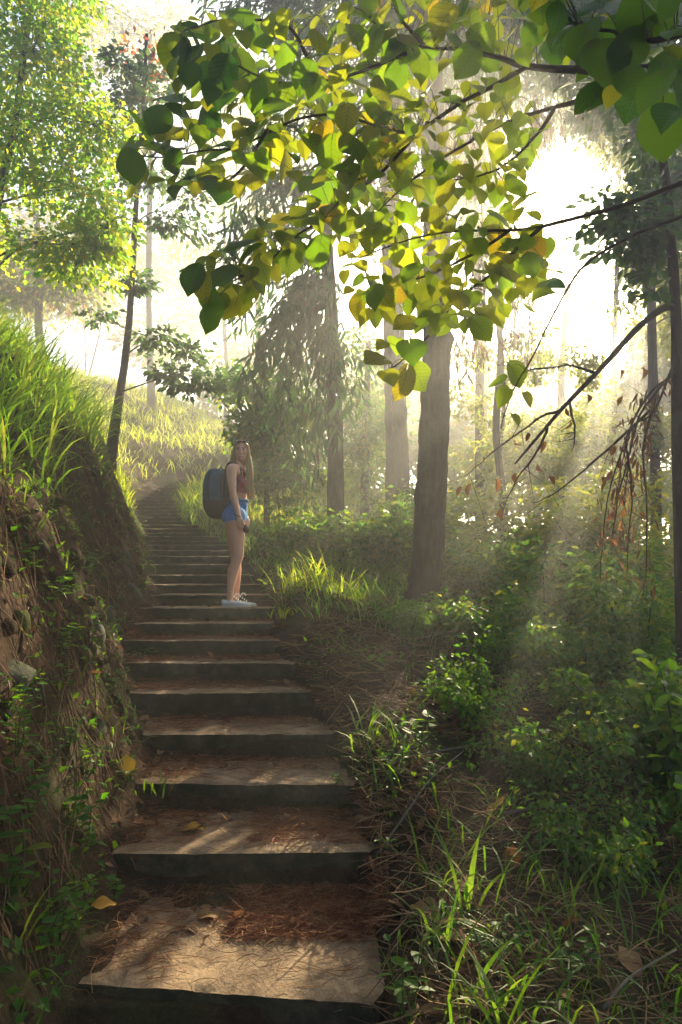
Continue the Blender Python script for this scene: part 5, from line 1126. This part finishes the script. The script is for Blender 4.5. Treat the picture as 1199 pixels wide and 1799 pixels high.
# backpack
pk = empty('backpack', FEET + Z(230, 860), 'large blue backpack with black base on the hiker’s back', 'backpack')
def superbox(mb, c, r, e=.35, taper=None, n=22, m=32):
    f = lambda a: np.sign(a) * np.abs(a) ** e
    th = np.linspace(-np.pi/2, np.pi/2, n); ph = np.arange(m) / m * 2 * np.pi
    V = np.stack([f(np.cos(th))[:, None] * f(np.cos(ph))[None], f(np.cos(th))[:, None] * f(np.sin(ph))[None], f(np.sin(th))[:, None] * np.ones(m)[None]], -1).reshape(-1, 3)
    if taper is not None: V = taper(V)
    i, j = np.meshgrid(np.arange(n-1), np.arange(m), indexing='ij'); j2 = (j+1) % m
    mb.add(V * np.asarray(r) + np.asarray(c), np.stack([i*m+j, i*m+j2, (i+1)*m+j2, (i+1)*m+j], -1).reshape(-1, 4)); return mb
def shape_pack(V):
    V = V.copy(); k = V[:, 0] < 0
    V[k, 0] *= (1 - .22 * np.abs(V[k, 2]) ** 2.2); V[:, 0] += .10 * (V[:, 2] > 0) * V[:, 2] ** 2 + .22 * np.clip(-V[:, 2] - .3, 0, 1) ** 1.4; V[:, 1] *= 1 - .12 * V[:, 2] ** 2; return V
off = -np.array(pk.location)
def pp(name, me, parent=pk):
    o = bpy.data.objects.new(name, me); COL.objects.link(o); o.parent = parent
    if parent is pk: o.location = tuple(FEET + off)
    return o
c0 = Z(228, 640); r0 = np.array([108 * K, .165, 228 * K])
full = superbox(MB(), c0, r0, .45, shape_pack)
cz = Z(0, 715)[2]
mainc = pp('main_compartment', fuse(full, 'main_compartment', G['pack'], .006, 1, [((0, 0, cz), (0, 0, -1))]))
pp('base_panel', fuse(superbox(MB(), c0, r0 * 1.012, .45, shape_pack), 'base_panel', G['packdark'], .006, 1, [((0, 0, cz + .004), (0, 0, 1))]))
bp_ = superbox(MB(), Z(318, 620), (.035, .15, .235), .5); pp('back_panel', bp_.mesh('back_panel', G['packdark']))
zp = MB()
for s in (-1, 1):
    zp = MB(); tube(zp, spline([Z(188,705,.166*s), Z(180,600,.168*s), Z(186,500,.158*s), Z(210,440,.125*s)], 14), .007, 6); tube(zp, spline([Z(300,705,.163*s), Z(302,600,.165*s), Z(298,480,.155*s)], 10), .006, 6)
    pp('zip', zp.mesh('zip', G['packdark']), mainc)
hn = MB(); tube(hn, spline([Z(265,425,-.03), Z(275,400,-.02), Z(280,398,.02), Z(272,425,.03)], 10), .012, 6); pp('carry_handle', hn.mesh('carry_handle', G['pack']))
for s in (-1, 1):
    sb = MB(); P = spline([Z(325,430,.08*s), Z(355,372,.095*s), Z(405,362,.10*s), Z(455,405,.105*s), Z(478,470,.11*s), Z(455,560,.14*s), Z(400,640,.145*s), Z(335,700,.12*s)], 30)
    for dy in (-.014, 0, .014): tube(sb, P + np.array([0, dy, 0]), .010, 6)
    pp('shoulder_strap', fuse(sb, 'shoulder_strap', G['strap'], .005, 2))

# ------------------------------------------------------------------ air
m, nt, out = new_mat('pale haze')
pv = nt.nodes.new('ShaderNodeVolumePrincipled'); pv.inputs['Color'].default_value = (.96, .97, 1.0, 1); pv.inputs['Density'].default_value = HAZE_DENSITY; pv.inputs['Anisotropy'].default_value = HAZE_G
nt.links.new(pv.outputs[0], out.inputs['Volume'])
zmax = max((o.matrix_basis.translation.z + max(v[2] for v in o.bound_box) for o in COL.objects if o.type == 'MESH'), default=14)
bm = bmesh.new(); bmesh.ops.create_cube(bm, size=1.0)
x0, x1, y0, y1, z0, z1 = -72, 72, -62, 77, -11.2, 22.4
for v in bm.verts: v.co = (x0 if v.co.x < 0 else x1, y0 if v.co.y < 0 else y1, z0 if v.co.z < 0 else z1)
me = bpy.data.meshes.new('haze'); bm.to_mesh(me); bm.free(); me.materials.append(m)
tag(link('haze', me), kind='stuff')
bpy.context.view_layer.update()
gz = [ (o.matrix_world @ Vector(c)).z for o in COL.objects if o.type == 'MESH' and o.name != 'haze' for c in o.bound_box]
print('z range', min(gz), max(gz), 'tris', sum(len(q.loop_triangles) or len(q.polygons) * 2 for q in {o.data for o in COL.objects if o.type == 'MESH'}))
